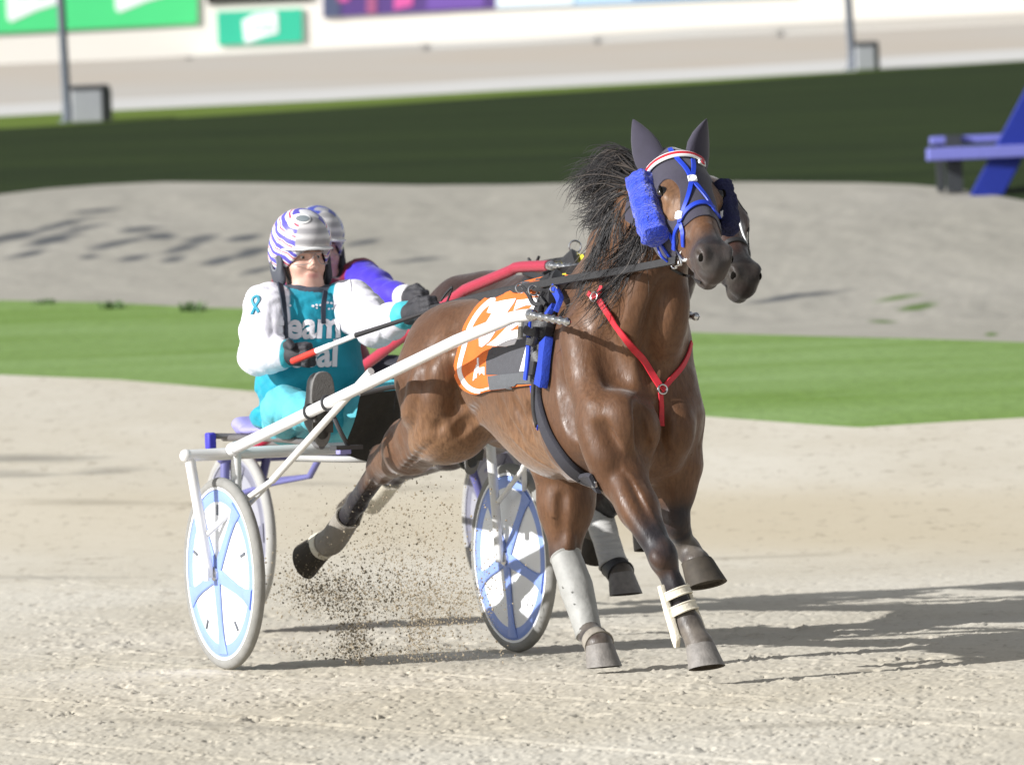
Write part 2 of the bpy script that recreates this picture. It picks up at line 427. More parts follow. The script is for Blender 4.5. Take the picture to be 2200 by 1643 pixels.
def sand_mat(name, a, b, dark, grn, clump=True, pale=None):
    m = NT(name, rough=.92, spec=.25)
    n1 = m.noise(.55, 4, (1, .6, 1)); n2 = m.noise(9, 6, (1, .8, 1), rough=.65); n3 = m.noise(55, 4, rough=.7)
    c = m.mix(m.ramp(n1, .35, .65), a, b)
    c = m.mix(m.math('MULTIPLY', m.ramp(n2, .52, .72), .45), c, grn)
    c = m.mix(m.ramp(m.math('ADD', m.attr('dark_streak'), m.math('MULTIPLY', m.math('SUBTRACT', m.noise(2.2, 5, (.5, 1.6, 1)), .5), 1.0)), .3, 1.0), c, tuple(x * .42 for x in b))
    c = m.mix(m.math('MULTIPLY', m.attr('tan'), .75), c, (.50, .425, .295))
    n5 = m.noise(11, 5, (1, .4, 1), rough=.7)
    c = m.mix(m.math('MULTIPLY', m.ramp(n5, .57, .66), .42), c, dark)
    if clump:
        c = m.mix(m.math('MULTIPLY', m.ramp(n3, .60, .72), .55), c, dark)
    h = m.math('ADD', m.math('MULTIPLY', n2, .6), m.math('MULTIPLY', n3, .4))
    return m.done(c, m.bump(h, .25, .008))
M_track = sand_mat('track_sand', (.53, .485, .395), (.61, .572, .49), (.23, .19, .135), (.44, .395, .305))
M_bank = NT('bank_sand', rough=.95, spec=.2)
_n1 = M_bank.noise(.35, 5, (1, .35, .35)); _n2 = M_bank.noise(.55, 5, (.5, .35, 1.2)); _n3 = M_bank.noise(3.0, 5, (.5, .3, 1.5))
_mk = M_bank.attr('dark_mark')
_c = M_bank.mix(M_bank.ramp(_n1, .35, .7), (.315, .298, .255), (.375, .355, .31))
_c = M_bank.mix(M_bank.math('MULTIPLY', M_bank.ramp(_n3, .5, .75), .5), _c, (.25, .236, .205))
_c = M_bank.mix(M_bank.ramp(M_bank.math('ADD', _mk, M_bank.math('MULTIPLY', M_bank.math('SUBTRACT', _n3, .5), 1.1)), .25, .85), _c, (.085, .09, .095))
_c = M_bank.mix(M_bank.ramp(M_bank.math('ADD', M_bank.attr('weeds'), M_bank.math('MULTIPLY', M_bank.math('SUBTRACT', _n3, .5), 1.2)), .3, .8), _c, (.11, .17, .05))
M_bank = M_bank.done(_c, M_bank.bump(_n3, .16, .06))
def grass_mat(name, a, b, c_):
    m = NT(name, rough=.95, spec=.1); n1 = m.noise(.5, 5, (.35, 1.6, 1)); n2 = m.noise(9, 5); n3 = m.noise(2.2, 4, (.4, 1, 1))
    c = m.mix(m.ramp(n1, .35, .65), a, b); c = m.mix(m.math('MULTIPLY', m.ramp(n2, .5, .75), .5), c, c_); c = m.mix(m.math('MULTIPLY', m.ramp(n3, .5, .7), .4), c, b)
    return m.done(c, m.bump(n2, .5, .03))
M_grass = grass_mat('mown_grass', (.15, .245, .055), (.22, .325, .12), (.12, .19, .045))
M_shgrass = grass_mat('shaded_grass', (.014, .025, .006), (.024, .039, .009), (.010, .019, .005))  # grass colour lowered to paint the shade over the far field
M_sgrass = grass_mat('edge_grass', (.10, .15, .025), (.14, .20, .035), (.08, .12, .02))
M_ftrack = NT('far_track_sand', rough=.95, spec=.2)
_n = M_ftrack.noise(.06, 4, (1, .6, 1)); _n2 = M_ftrack.noise(.25, 4, (.3, 1.5, 1))
_c = M_ftrack.mix(M_ftrack.ramp(_n, .38, .62), (.46, .405, .34), (.46, .45, .425))
M_ftrack = M_ftrack.done(M_ftrack.mix(M_ftrack.math('MULTIPLY', M_ftrack.ramp(_n2, .5, .8), .3), _c, (.42, .37, .30)))
M_fedge = mat('pale_track_edge', (.54, .53, .51), .95, var=.06, vscale=.5)

# foreground track: relief of hoof prints, wheel ruts and clods in the part seen close up
xs = np.r_[np.linspace(-3200, -120, 24)[:-1], np.linspace(-120, 2320, 560), np.linspace(2320, 5400, 24)[1:]]
rows = np.r_[4300, 2600, 2000, np.linspace(1740, 1195, 430), np.linspace(1195, 1000, 40)[1:]]
NR = len(rows) + 25
_h = (fnoise((NR, len(xs)), .90, 3, 1, .62, .012) * .0011 + np.maximum(fnoise((NR, len(xs)), .6, 5, 1, .7, .03) - 1.35, 0) * .0048)
_pit = np.maximum(fnoise((NR, len(xs)), 1.1, 8, 1, .45, .018) - 1.35, 0); _h -= _pit * .007
def _disp(P, x, y):
    w = np.clip((x + 110) / 200, 0, 1) * np.clip((2310 - x) / 200, 0, 1)
    rut = 0.004 * np.sin((P[..., 0] * .42 - P[..., 1] * .0 + P[..., 1] * .9) * 2.1) * np.exp(-((P[..., 1] - 26.4) / 2.0) ** 2)
    q = P[..., :2] - A.O[:2]; sl = q @ F[:2]; ll = q @ L[:2]; r = np.random.default_rng(31); ex = np.zeros_like(x)
    for l0, lim in [(-.615, -.1), (.615, -.1)] + [(float(v), 99) for v in r.uniform(-5, 5, 16)]:      # wheel ruts
        wv = l0 + (.05 * np.sin(sl * .22 + l0 * 9) if lim > 9 else 0); g = (ll - wv) / .020
        ex += (-.0045 * np.exp(-g ** 2) + .0022 * np.exp(-(np.abs(g) - 2) ** 2)) * (sl < lim)
    for _ in range(260):                                                                              # hoof prints
        cx, cy = r.uniform(-2.6, 2.6), r.uniform(25, 35); m_ = (np.abs(P[..., 0] - cx) < .16) & (np.abs(P[..., 1] - cy) < .16)
        if not m_.any(): continue
        d = np.hypot(P[..., 0][m_] - cx, (P[..., 1][m_] - cy) * .85) / .062; k_ = r.uniform(.4, 1)
        ex[m_] += k_ * (-.010 * np.exp(-d ** 4) + .006 * np.exp(-((d - 1.25) / .28) ** 2))
    return (_h + ex) * w * np.clip((y - 1185) / 160, .04, 1)
bot = lambda x: np.full_like(x, 0.)
def track():
    X = np.broadcast_to(xs, (NR, len(xs)))
    lv = np.r_[rows, np.zeros(25)]
    Y = lv[:, None] - (X - 1100) * tan(ROLL)
    top = E1(xs); last = Y[len(rows) - 1]
    for i in range(25): Y[len(rows) + i] = last + (top - last) * ((i + 1) / 25)
    d = depth_of(level(X, Y))
    P = CAM + (VIEW + ((X - 1100) / FOC)[..., None] * RIGHT - ((Y - 821.5) / FOC)[..., None] * UP) * d[..., None]
    P[..., 2] += _disp(P, X, Y)
    idx = np.arange(NR * len(xs)).reshape(NR, len(xs))
    q = np.stack([idx[:-1, :-1], idx[:-1, 1:], idx[1:, 1:], idx[1:, :-1]], -1).reshape(-1, 4)
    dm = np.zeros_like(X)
    for x, y, a, b_, sl in ((60, 985, 220, 11, .0), (230, 1012, 110, 9, -.05), (20, 1018, 150, 8, 0), (260, 1080, 420, 9, .02), (900, 1050, 160, 10, 0), (700, 1040, 200, 8, .03), (1650, 1195, 260, 7, -.04), (100, 1240, 300, 6, 0), (500, 1560, 500, 10, .06), (1650, 1560, 500, 9, -.04)): dm = np.maximum(dm, np.exp(-((X - x) / a) ** 2 - ((Y - y - sl * (X - x)) / b_) ** 2) * (1 if y < 1030 else .62))  # long darker streaks across the track sand
    o = mesh_obj('track', P.reshape(-1, 3), q, M_track, attrs=dict(dark_streak=dm.ravel(), tan=(np.exp(-((Y - 1120) / 75) ** 4) * (.55 + .45 * np.exp(-((X - 1600) / 700) ** 2)) + .35 * np.exp(-((Y - 1500) / 90) ** 2)).ravel())); o['kind'] = 'structure'
track()
xc = np.linspace(-900, 3100, 480); t8 = np.linspace(0, 1, 14)
_g = fnoise((14, 480), .8, 11)
strip('infield_grass', E1, E2, t8, xc, M_grass, lambda P, x, y: _g * .0 * np.clip((y < E1(x) - 3) * (y > E2(x) + 3), 0, 1))
t16 = np.linspace(0, 1, 80); _g2 = fnoise((80, 480), 1.5, 12, 1, .35)
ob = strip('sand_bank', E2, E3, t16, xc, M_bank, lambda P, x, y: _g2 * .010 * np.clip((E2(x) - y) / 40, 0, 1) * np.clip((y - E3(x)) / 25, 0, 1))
_X = np.broadcast_to(xc, (80, 480)).ravel(); _Y = (E2(xc)[None] * (1 - t16[:, None]) + E3(xc)[None] * t16[:, None]).ravel()
def _blobs(lst, X, Y):
    o = np.zeros_like(X)
    for x, y, a, b_, sl in lst: o = np.maximum(o, np.exp(-((X - x) / a) ** 2 - ((Y - y - sl * (X - x)) / b_) ** 2))
    return o
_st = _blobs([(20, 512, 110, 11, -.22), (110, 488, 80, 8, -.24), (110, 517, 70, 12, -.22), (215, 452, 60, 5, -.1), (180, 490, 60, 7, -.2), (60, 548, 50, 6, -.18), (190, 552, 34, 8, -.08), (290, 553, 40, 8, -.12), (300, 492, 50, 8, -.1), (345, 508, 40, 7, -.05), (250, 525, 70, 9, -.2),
    (372, 557, 36, 8, -.1), (430, 512, 46, 9, -.15), (400, 530, 60, 9, -.25), (470, 562, 40, 9, -.14), (525, 513, 44, 8, -.12), (540, 545, 50, 9, -.2), (560, 585, 50, 7, -.2), (780, 522, 40, 6, -.25), (900, 560, 70, 5, -.1), (1700, 640, 120, 6, -.15)], _X, _Y)  # slanting dark marks on the bank sand
_gs = _blobs([(1930, 640, 60, 7, -.12), (1975, 660, 50, 8, -.2), (2130, 718, 20, 6, 0), (1900, 690, 40, 4, 0)], _X, _Y)
_a = ob.data.attributes.new('weeds', 'FLOAT', 'POINT'); _a.data.foreach_set('value', _gs.astype(np.float32))
_a = ob.data.attributes.new('dark_mark', 'FLOAT', 'POINT'); _a.data.foreach_set('value', _st.astype(np.float32))
strip('far_grass', E3, E4, t8, xc, M_shgrass)
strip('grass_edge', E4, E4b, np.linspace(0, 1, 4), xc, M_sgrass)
E4c = lambda x: E4b(x) - 24
strip('track_edge', E4b, E4c, np.linspace(0, 1, 4), xc, M_fedge)
strip('far_track', E4c, E5, t8, xc, M_ftrack)

# tufts on the far edge of the infield grass
def tuft(name, px, py, label, seed, hgt=.32):
    r = random.Random(seed); d = float(depth_of(level(px, py))); base = at(px, py, d); mb = MB()
    for i in range(60):
        a = r.uniform(0, 2 * pi); rr = r.uniform(0, .09); ln = hgt * r.uniform(.5, 1); le = r.uniform(.05, .45)
        p0 = np.array([cos(a) * rr, sin(a) * rr, -.02]); p2 = p0 + np.array([cos(a) * le * ln, sin(a) * le * ln, ln]); p1 = (p0 + p2) / 2 + np.array([0, 0, .12 * ln])
        mb.strap(catmull([p0, p1, p2], 3), unit([sin(a), -cos(a), .2]), np.linspace(.022, .004, 7), .002)
    o = mb.build(name, mat('tuft_leaf', (.10, .17, .06), .8, var=.3, vscale=8)); o.location = base
    tag(o, label, 'grass tuft', 'tufts along the far edge of the infield grass')
tuft('grass_tuft', 95, 652, 'small green grass tuft at the sand edge, nearest the left side of the photo', 1, .06)
tuft('grass_tuft', 243, 662, 'middle of three green grass tufts on the edge below the sand bank', 2, .085)
tuft('grass_tuft', 412, 668, 'green grass tuft on the sand edge, the closest of three to the driver in teal', 3, .10)

# ---------------------------------------------------------------- wall with boards
M_wall = mat('painted_wall', (.80, .76, .69), .8, var=.03, vscale=.3)
def plane_pt(px, py, d): return at(px, py, d)
WD = float(depth_of(level(1100, 86))) + .05
def wall():
    mb = MB(); nseg = 40; xsw = np.linspace(-900, 3100, nseg); V = []
    for x in xsw:
        lo = at(x, float(E5(np.array([x]))[0]) + 6, WD); V += [lo, lo + np.array([0, .25, 0]), lo + np.array([0, .25, 3.4]), lo + np.array([0, 0, 3.4])]
    Fc = [[i * 4 + j, (i + 1) * 4 + j, (i + 1) * 4 + (j + 1) % 4, i * 4 + (j + 1) % 4] for i in range(nseg - 1) for j in range(4)] + [[0, 1, 2, 3], [(nseg - 1) * 4 + j for j in (3, 2, 1, 0)]]
    mb.add(V, Fc); o = mb.build('trackside_wall', M_wall, smooth=False)
    tag(o, 'long cream painted wall carrying advertising boards beyond the far track', 'wall')
wall()
def board(name, quad, cols, label, cat, panels=(), group=None, words=()):
    """quad: four photo pixels TL TR BR BL; panels: (polygon in unit coordinates, material index)"""
    q = np.array(quad, float); dep = WD - .07
    P = [at(x, y, dep) for x, y in q]; c = np.mean(P, 0)
    back = np.array([0, .06, 0])
    def uv(u, v): return P[0] * (1 - u) * (1 - v) + P[1] * u * (1 - v) + P[2] * u * v + P[3] * (1 - u) * v - c
    mb = MB(); V = [p - c for p in P] + [p - c + back for p in P]
    mb.add(V, [[3, 2, 1, 0], [4, 5, 6, 7], [0, 1, 5, 4], [1, 2, 6, 5], [2, 3, 7, 6], [3, 0, 4, 7]], 0)
    e = bpy.data.objects.new(name, None); COL.objects.link(e); e.location = c; tag(e, label, cat, group)
    class _T(Thing):
        def __init__(s): s.e = e; s.org = np.zeros(3)
    t = _T(); mb.build('panel', cols[0], t, smooth=False)
    for nm, poly, ci in panels:
        m2 = MB(); V = [uv(u, v) - np.array([0, .012, 0]) for u, v in poly] + [uv(u, v) + np.array([0, .002, 0]) for u, v in poly]; k = len(poly)
        m2.add(V, [list(range(k)), list(range(k, 2 * k))[::-1]] + [[i, i + k, (i + 1) % k + k, (i + 1) % k] for i in range(k)], 0); m2.build(nm, cols[ci], t, smooth=False)
    for txt, u0, v0, su, sv, ci in words:
        Vt, Ft = text_polys(txt, .03); m2 = MB()
        m2.add([uv(u0 + x * su, v0 - y * sv) - np.array([0, .018, 0]) for x, y in Vt], Ft); m2.build('lettering', cols[ci], t, smooth=False)
    return e
def sg(n, c): return mat(n, c, .55, var=.04, vscale=.8)
G1 = sg('sign_green', (.07, .66, .22)); G2 = sg('sign_teal', (.03, .47, .29)); WHT = sg('sign_white', (.86, .88, .88)); GRT = sg('sign_grey_green', (.45, .62, .55))
shape = [(0, .25), (.35, .05), (.95, 0), (1, .1), (1, .72), (.6, .82), (.12, 1.0), (.05, .95)]
def sh(u0, v0, u1, v1): return [(u0 + (u1 - u0) * u, v0 + (v1 - v0) * v) for u, v in shape]
board('advertising_board', [(-260, -75), (424, -110), (424, 52), (-260, 84)], [G1, WHT, GRT], 'long bright green board with white badges on the wall, topmost left', 'sign',
      [('badge', sh(.12, .12, .27, .93), 1), ('badge', sh(.395, .1, .56, .86), 1), ('badge', sh(.735, .1, .905, .80), 1)], words=[('TAB', .15, .58, .055, .24, 2), ('TAB', .425, .56, .06, .24, 2), ('TAB', .765, .54, .06, .24, 2)])
board('advertising_board', [(466, 26), (649, 19), (650, 90), (469, 98)], [G2, WHT, GRT], 'small teal green board with one white badge, alone low on the wall', 'sign',
      [('badge', sh(.29, .06, .71, .97), 1)], words=[('TAB', .39, .64, .15, .32, 2)])
board('advertising_board', [(445, -90), (668, -100), (668, 1), (445, 9)], [sg('sign_black', (.02, .018, .016))], 'black board on the wall above the small teal sign', 'sign')
PUR = sg('sign_purple', (.09, .045, .20)); 
board('advertising_board', [(694, -120), (1065, -136), (1065, 19), (694, 38)], [PUR, sg('sign_pink', (.62, .10, .33)), sg('sign_violet', (.16, .08, .36)), sg('sign_navy', (.07, .085, .16)), sg('sign_rose', (.34, .09, .20))],
      'dark purple board with pink patches on the white wall', 'sign',
      [('patch', [(0, 0), (.10, 0), (.10, 1), (0, 1)], 3), ('patch', [(.10, 0), (.17, 0), (.15, .8), (.08, .8)], 1), ('patch', [(.26, 0), (.31, 0), (.31, .98), (.25, .98)], 4), ('patch', [(.42, 0), (.52, 0), (.52, .9), (.41, .95)], 1), ('patch', [(.62, 0), (.97, 0), (.93, .97), (.60, .97)], 2)])
board('advertising_board', [(1066, -136), (1700, -160), (1700, -8), (1066, 19)], [sg('sign_pale_blue', (.42, .60, .78)), sg('sign_sky', (.74, .84, .90)), sg('sign_blue', (.06, .16, .42))],
      'pale blue and white board beside the purple one on the wall', 'sign', [('patch', [(0, 0), (.30, 0), (.26, .99), (0, .99)], 1), ('patch', [(.42, 0), (1, 0), (1, .98), (.46, .95)], 2)])

# ---------------------------------------------------------------- lamp poles with boxes
M_pole = mat('grey_pole', (.11, .125, .15), .5, .3, var=.08); M_boxg = mat('grey_cabinet', (.30, .31, .33), .6, var=.06); M_boxd = mat('dark_cabinet_side', (.05, .052, .055), .6)
def pole(px, py, w, boxq, label, blabel, lean):
    d = float(depth_of(level(px, py))) ; b = at(px, py + 3, d); r = w / 2 * d / FOC
    mb = MB(); top = np.array([-lean * 9, 0, 9.])
    mb.tube([np.zeros(3), top], [r, r * .72], 16); mb.lathe((0, 0, 0), (0, 0, 1), [(0, r * 2.1), (.04, r * 2.1), (.05, r * 1.3), (.25, r * 1.15)], 16)
    o = mb.build('lamp_pole', M_pole); o.location = b; tag(o, label, 'pole', 'poles along the far track')
    (x0, y0, x1, y1) = boxq; s = d / FOC; W, H = (x1 - x0) * s, (y1 - y0) * s
    c = at((x0 + x1) / 2, y1 + 2, d - .1)
    e = bpy.data.objects.new('equipment_box', None); COL.objects.link(e); e.location = c; tag(e, blabel, 'equipment box', 'boxes at the foot of the poles')
    class _T(Thing):
        def __init__(s): s.e = e; s.org = np.zeros(3)
    t = _T(); m1 = MB(); m1.box((-.08 * W, 0, H / 2), np.eye(3), (W * .42, .28, H / 2)); m1.build('cabinet', M_boxg, t, smooth=False, bevel=.02)
    m2 = MB(); m2.box((.42 * W, .06, H / 2), np.eye(3), (W * .09, .30, H / 2 + .01)); m2.build('side_cover', M_boxd, t, smooth=False, bevel=.01)
    m3 = MB(); m3.box((-.02 * W, .02, H + .03), np.eye(3), (W * .5, .32, .028)); m3.build('lid', M_boxd, t, smooth=False, bevel=.01)
pole(146, 263, 19, (158, 192, 238, 262), 'slim grey pole at the far track, beneath the green board', 'grey equipment box at the foot of the left pole, under the green board', .018)
pole(1832, 151, 17, (1838, 98, 1888, 150), 'slim grey pole at the far track, behind the blue table side of the photo', 'smaller grey equipment box at the right pole beyond the shaded grass', .025)

# ---------------------------------------------------------------- blue picnic table behind the sand bank
M_blue = mat('blue_paint', (.008, .022, .24), .5, var=.1); M_lblue = mat('blue_seat_paint', (.15, .16, .48), .5, var=.08); M_steel = mat('dark_steel', (.05, .055, .06), .5, .4)
def table():
    d = float(depth_of(level(2110, 414))); O = at(2330, 437, d)
    e = bpy.data.objects.new('picnic_table', None); COL.objects.link(e); e.location = O; tag(e, 'blue painted picnic table behind the crest of the sand bank, cut by the right edge', 'table')
    class _T(Thing):
        def __init__(s): s.e = e; s.org = np.zeros(3)
    t = _T(); s = d / FOC
    def q(px, py, dy=0.0): return at(px, py, d + dy) - O
    m = MB(); a = q(1992, 335, -.25); b_ = q(2700, 318, -.25); b_[2] = a[2] + .02; m.box((a + b_) / 2, np.eye(3), (np.linalg.norm(b_ - a) / 2, .16, .055)); m.build('bench_seat', M_lblue, t, smooth=False, bevel=.01)
    m = MB(); a = q(1998, 303, .1); m.box(a + np.array([1.6, 0, 0]), np.eye(3), (1.6, .10, .035)); m.build('bench_seat', M_lblue, t, smooth=False, bevel=.01)
    m = MB(); a = q(2275, 168, .5); m.box(a + np.array([1.0, .35, 0]), np.eye(3), (1.2, .4, .04)); m.build('table_top', M_blue, t, smooth=False, bevel=.01)
    for dx in (0, 300):
        m = MB(); a = q(2112 + dx, 434, -.35); b_ = q(2240 + dx, 190, -.1); u = unit(b_ - a); side = unit(np.cross(u, [0, 1, 0])); m.box((a + b_) / 2, (u, side, np.cross(u, side)), (np.linalg.norm(b_ - a) / 2, .13, .05)); m.build('leg', M_blue, t, smooth=False, bevel=.01)
    for x in (2022, 2052):
        m = MB(); a = q(x, 412, .1 if x < 2040 else .0); m.box(a + np.array([0, 0, .25]), np.eye(3), (.035 if x < 2040 else .07, .05, .25)); m.build('bench_support', M_steel, t, smooth=False)
table()

# ================================================================== horses
def coat_mat(name, lo, hi, tan_, black):
    m = NT(name, rough=.60, spec=.30)
    m.b.inputs['Sheen Weight'].default_value = .18; m.b.inputs['Sheen Roughness'].default_value = .4
    m.b.inputs['Coat Weight'].default_value = .0; m.b.inputs['Coat Roughness'].default_value = .35
    n1 = m.noise(3.2, 4); n2 = m.noise(90, 5, (1, 1, .28)); n3 = m.noise(9, 6)
    c = m.mix(m.ramp(n1, .35, .68), lo, hi)
    c = m.mix(m.math('MULTIPLY', m.attr('tan'), .85), c, tan_)
    c = m.mix(m.math('MULTIPLY', m.ramp(n2, .40, .64), .55), c, tuple(x * .72 for x in lo))
    dk = m.math('ADD', m.attr('dark'), m.math('MULTIPLY', m.math('SUBTRACT', n3, .5), .5))
    c = m.mix(m.ramp(dk, .3, .75), c, black)
    c = m.mix(m.math('MULTIPLY', m.attr('dust'), m.ramp(n3, .3, .7)), c, (.36, .31, .25))
    m.link(m.ramp(m.noise(22, 4), -.05, 1.15), m.b.inputs['Roughness']); h = m.bump(n2, .30, .004); n4 = m.noise(20, 6, (1, 1, .45), rough=.6)
    return m.done(c, m.bump(n4, .30, .012, h))
M_bay = coat_mat('bay_coat', (.094, .044, .022), (.150, .074, .037), (.25, .138, .072), (.021, .018, .021))
M_brown = coat_mat('dark_bay_coat', (.030, .013, .010), (.055, .024, .016), (.075, .035, .02), (.010, .008, .008))
M_hoof = mat('hoof_horn', (.19, .175, .16), .6, var=.3, vscale=40, bump=.15, bscale=120)
M_hoofd = mat('dark_hoof_horn', (.045, .036, .026), .75, var=.3, vscale=40)
M_sole = mat('hoof_sole', (.04, .03, .02), .9, var=.4, vscale=60, bump=.5, bscale=70)
M_eye = mat('horse_eye', (.012, .008, .006), .06, spec=.9, var=0)
M_nost = mat('nostril', (.006, .005, .004), .95, spec=.05)
M_hair = mat('mane_hair', (.009, .008, .009), .6, var=.4, vscale=6, spec=.28)
M_hairb = mat('mane_hair_brown', (.030, .021, .016), .6, var=.4, vscale=6)
M_hood = mat('hood_cloth', (.030, .026, .046), .85, var=.15, vscale=30, bump=.12, bscale=260, sheen=.25)
M_bluefl = mat('blue_fleece', (.012, .045, .50), .9, var=.35, vscale=45, bump=.7, bscale=90, sheen=.4)
M_shadefl = mat('blue_fleece_shaded', (.012, .014, .06), .9, var=.3, vscale=45, bump=.7, bscale=90)  # blue fleece darkened to paint the shade on the far cheek roll
M_bluest = mat('blue_strap', (.015, .05, .50), .45, var=.1, vscale=60)
M_white = mat('white_strap', (.80, .80, .79), .5, var=.03)
M_redst = mat('red_strap', (.52, .02, .035), .5, var=.15, vscale=50)
M_blkst = mat('black_strap', (.022, .021, .022), .5, var=.3, vscale=50, bump=.1, bscale=150)
M_grayweb = mat('grey_webbing', (.075, .078, .085), .8, var=.12, vscale=60, bump=.25, bscale=300)
M_girth = mat('girth_neoprene', (.028, .028, .038), .75, var=.15, vscale=40, bump=.15, bscale=200)
M_metal = mat('bright_steel', (.62, .62, .63), .22, 1.0, var=.05)
M_boot = mat('grey_leg_boot', (.30, .30, .285), .6, var=.2, vscale=18, bump=.15, bscale=40)
M_bootd = mat('dusty_leg_boot', (.25, .225, .19), .8, var=.2, vscale=18, bump=.2, bscale=60)
M_cream = mat('cream_boot', (.66, .61, .50), .75, var=.1, vscale=30, bump=.15, bscale=120)
M_band = mat('silver_bandage', (.46, .45, .43), .6, var=.15, vscale=25, bump=.5, bscale=28, stretch=(.3, .3, 2.2))

def head_frame(P0, P1, roll=0.0):
    a = unit(P1 - P0); b = unit(np.array([0, 1., 0]) - a * a[1]); c = np.cross(a, b)
    if roll: b, c = b * cos(roll) + c * sin(roll), c * cos(roll) - b * sin(roll)
    return np.array([a, b, c])
def sculpt_horse(p, vox, strokes=()):
    S = SDF(); cz = p.get('croup', 0.0)
    # trunk
    S.el((1.80, 0, 1.07), (.56, .252, .365)); S.el((1.42, 0, 1.11 + cz * .5), (.44, .230, .235), .1)
    S.rc((2.02, 0, 1.37), (1.58, 0, 1.335), .075, .07, .12); S.rc((1.58, 0, 1.295), (1.04, 0, 1.235 + cz), .11, .13, .12)
    S.el((1.0, 0, 1.14 + cz), (.34, .235, .235), .1)
    for e in (-1, 1):
        S.el((.955, e * .12, 1.09 + cz), (.25, .150, .27), .08)                       # rump
        S.el((1.30, e * .145, 1.17 + cz), (.10, .09, .07), .08)                         # point of hip
        S.el((2.20, e * .145, 1.07), (.17, .105, .34), .07, rotm(1, -.42))              # shoulder blade
        S.el((2.14, e * .165, .90), (.17, .085, .14), .06)                             # triceps
        S.el((2.40, e * .120, .945), (.10, .095, .13), .15)                            # point of shoulder
        S.el((2.425, e * .075, .86), (.085, .070, .12), .035)                          # breast muscle
    S.el((2.33, 0, .96), (.17, .17, .24), .07)
    S.el((2.15, 0, .80), (.28, .15, .13), .07)
    # neck
    n0, n1, n2 = p['neck0'], p['neck1'], p['neck2']
    S.chain(p['crest'], [.10, .085, .075, .08], .08)
    S.chain([n0, n1, n2], [.20, .135, .105], .09)
    S.chain([p['crest'][0] * .5 + n0 * .5 + np.array([-.04, 0, .05]), p['crest'][1] * .5 + n1 * .5, p['crest'][2] * .5 + n2 * .5], [.165, .125, .105], .09)
    # head
    P0, M = p['poll'], p['hm']
    def H(a, b, c): return P0 + M[0] * a + M[1] * b * 1.10 + M[2] * c * 1.06
    S.el(H(.07, 0, -.06), (0.1339, 0.0968, 0.1113), .05, M); S.el(H(.19, 0, -.035), (0.1339, 0.1012, 0.0636), .05, M)
    for e in (-1, 1):
        S.el(H(.215, e * .055, -.15), (0.1288, 0.0396, 0.1007), .04, M)
        S.el(H(.205, e * .083, -.022), (0.0494, 0.0264, 0.0276), .02, M)                     # brow
        S.rc(H(.25, e * .072, -.065), H(.38, e * .052, -.06), 0.0216, 0.0151, .03)           # cheek crest
    S.rc(H(.16, 0, -.03), H(.50, 0, -.028), 0.0713, 0.0432, .05); S.rc(H(.25, 0, -.12), H(.50, 0, -.085), 0.0670, 0.0486, .05)
    S.rc(H(.20, 0, -.15), H(.45, 0, -.125), 0.0540, 0.0346, .04)
    S.el(H(.535, 0, -.055), (0.0772, 0.0616, 0.0615), .04, M); S.el(H(.575, 0, -.075), (0.0412, 0.0495, 0.0477), .03, M)
    for e in (-1, 1):
        S.el(H(.545, e * .041, -.022), (0.0474, 0.0264, 0.0339), .02, M)
    S.el(H(.540, 0, -.128), (0.0494, 0.0418, 0.0318), .022, M)
    for e in (-1, 1):
        S.el(H(.566, e * .064, -.020), (0.0227, 0.0220, 0.0138), .012, M, sub=True)
        S.el(H(.56, e * .05, -.103), (0.0464, 0.0220, 0.0042), .012, M, sub=True)
        S.el(H(.205, e * .101, -.045), (0.0227, 0.0143, 0.0159), .012, M, sub=True)
    # legs
    for leg in p['legs']:
        J = leg['J']
        if leg['fore']:
            e = leg['side']; el, kn, fe, co = J
            S.chain([el + np.array([-.03, -e * .01, .16]), el], [.13, .095], .06)
            mid = el * .55 + kn * .45
            S.chain([el, mid, kn + (el - kn) * .12], [.092, .068, .050], .04); S.el(kn, (.052, .050, .062), .025)
            u = unit(fe - kn); bk = unit(np.cross(np.cross(u, F_LOC), u)) if abs(u @ F_LOC) < .98 else np.array([0, 0, 1.])
            S.chain([kn, kn * .55 + fe * .45, fe], [.041, .033, .034], .03)
            S.chain([kn - bk * .020, fe - bk * .014], [.026, .026], .02)
            S.el(fe, (.043, .041, .046), .02); S.el(fe - bk * .022, (.03, .03, .032), .02); S.chain([fe, co], [.036, .051], .025)
        else:
            hp, st, hk, fe, co = J
            S.chain([hp, st], [.19, .150], .08); S.chain([st, st * .45 + hk * .55, hk], [.145, .098, .056], .05)
            hv = leg.get('hockdir', np.array([-.6, 0, .8])); S.el(hk, (.055, .046, .065), .025); S.rc(hk + hv * .055, hk + hv * .02, .026, .034, .025)
            S.chain([hk + hv * .06, st * .45 + hk * .55 + hv * .05], [.020, .045], .035)      # hamstring cord
            u = unit(fe - hk); bk = unit(hv - u * (hv @ u))
            S.chain([hk, hk * .5 + fe * .5, fe], [.043, .034, .035], .03); S.chain([hk + bk * .022, fe + bk * .014], [.027, .026], .02)
            S.el(fe, (.045, .043, .047), .02); S.chain([fe, co], [.037, .052], .025)
    for kind, P, r_, k_ in strokes:
        (S.chain(P, [r_] * len(P), k_) if kind == '+' else S.groove(P, r_, k_))
    def ripple(X, Y, Z):
        return .0028 * np.sin(X * 31 + Z * 17 + 1.3 * np.sin(Z * 9 + Y * 11)) * np.sin(Z * 23 - X * 8 + Y * 14) * np.clip((Z - .7) * 4, 0, 1) * np.clip((2.55 - X) * 5, 0, 1)
    V, Q = S.mesh(vox, ripple, 2)
    return V, Q, H
F_LOC = np.array([1., 0, 0])
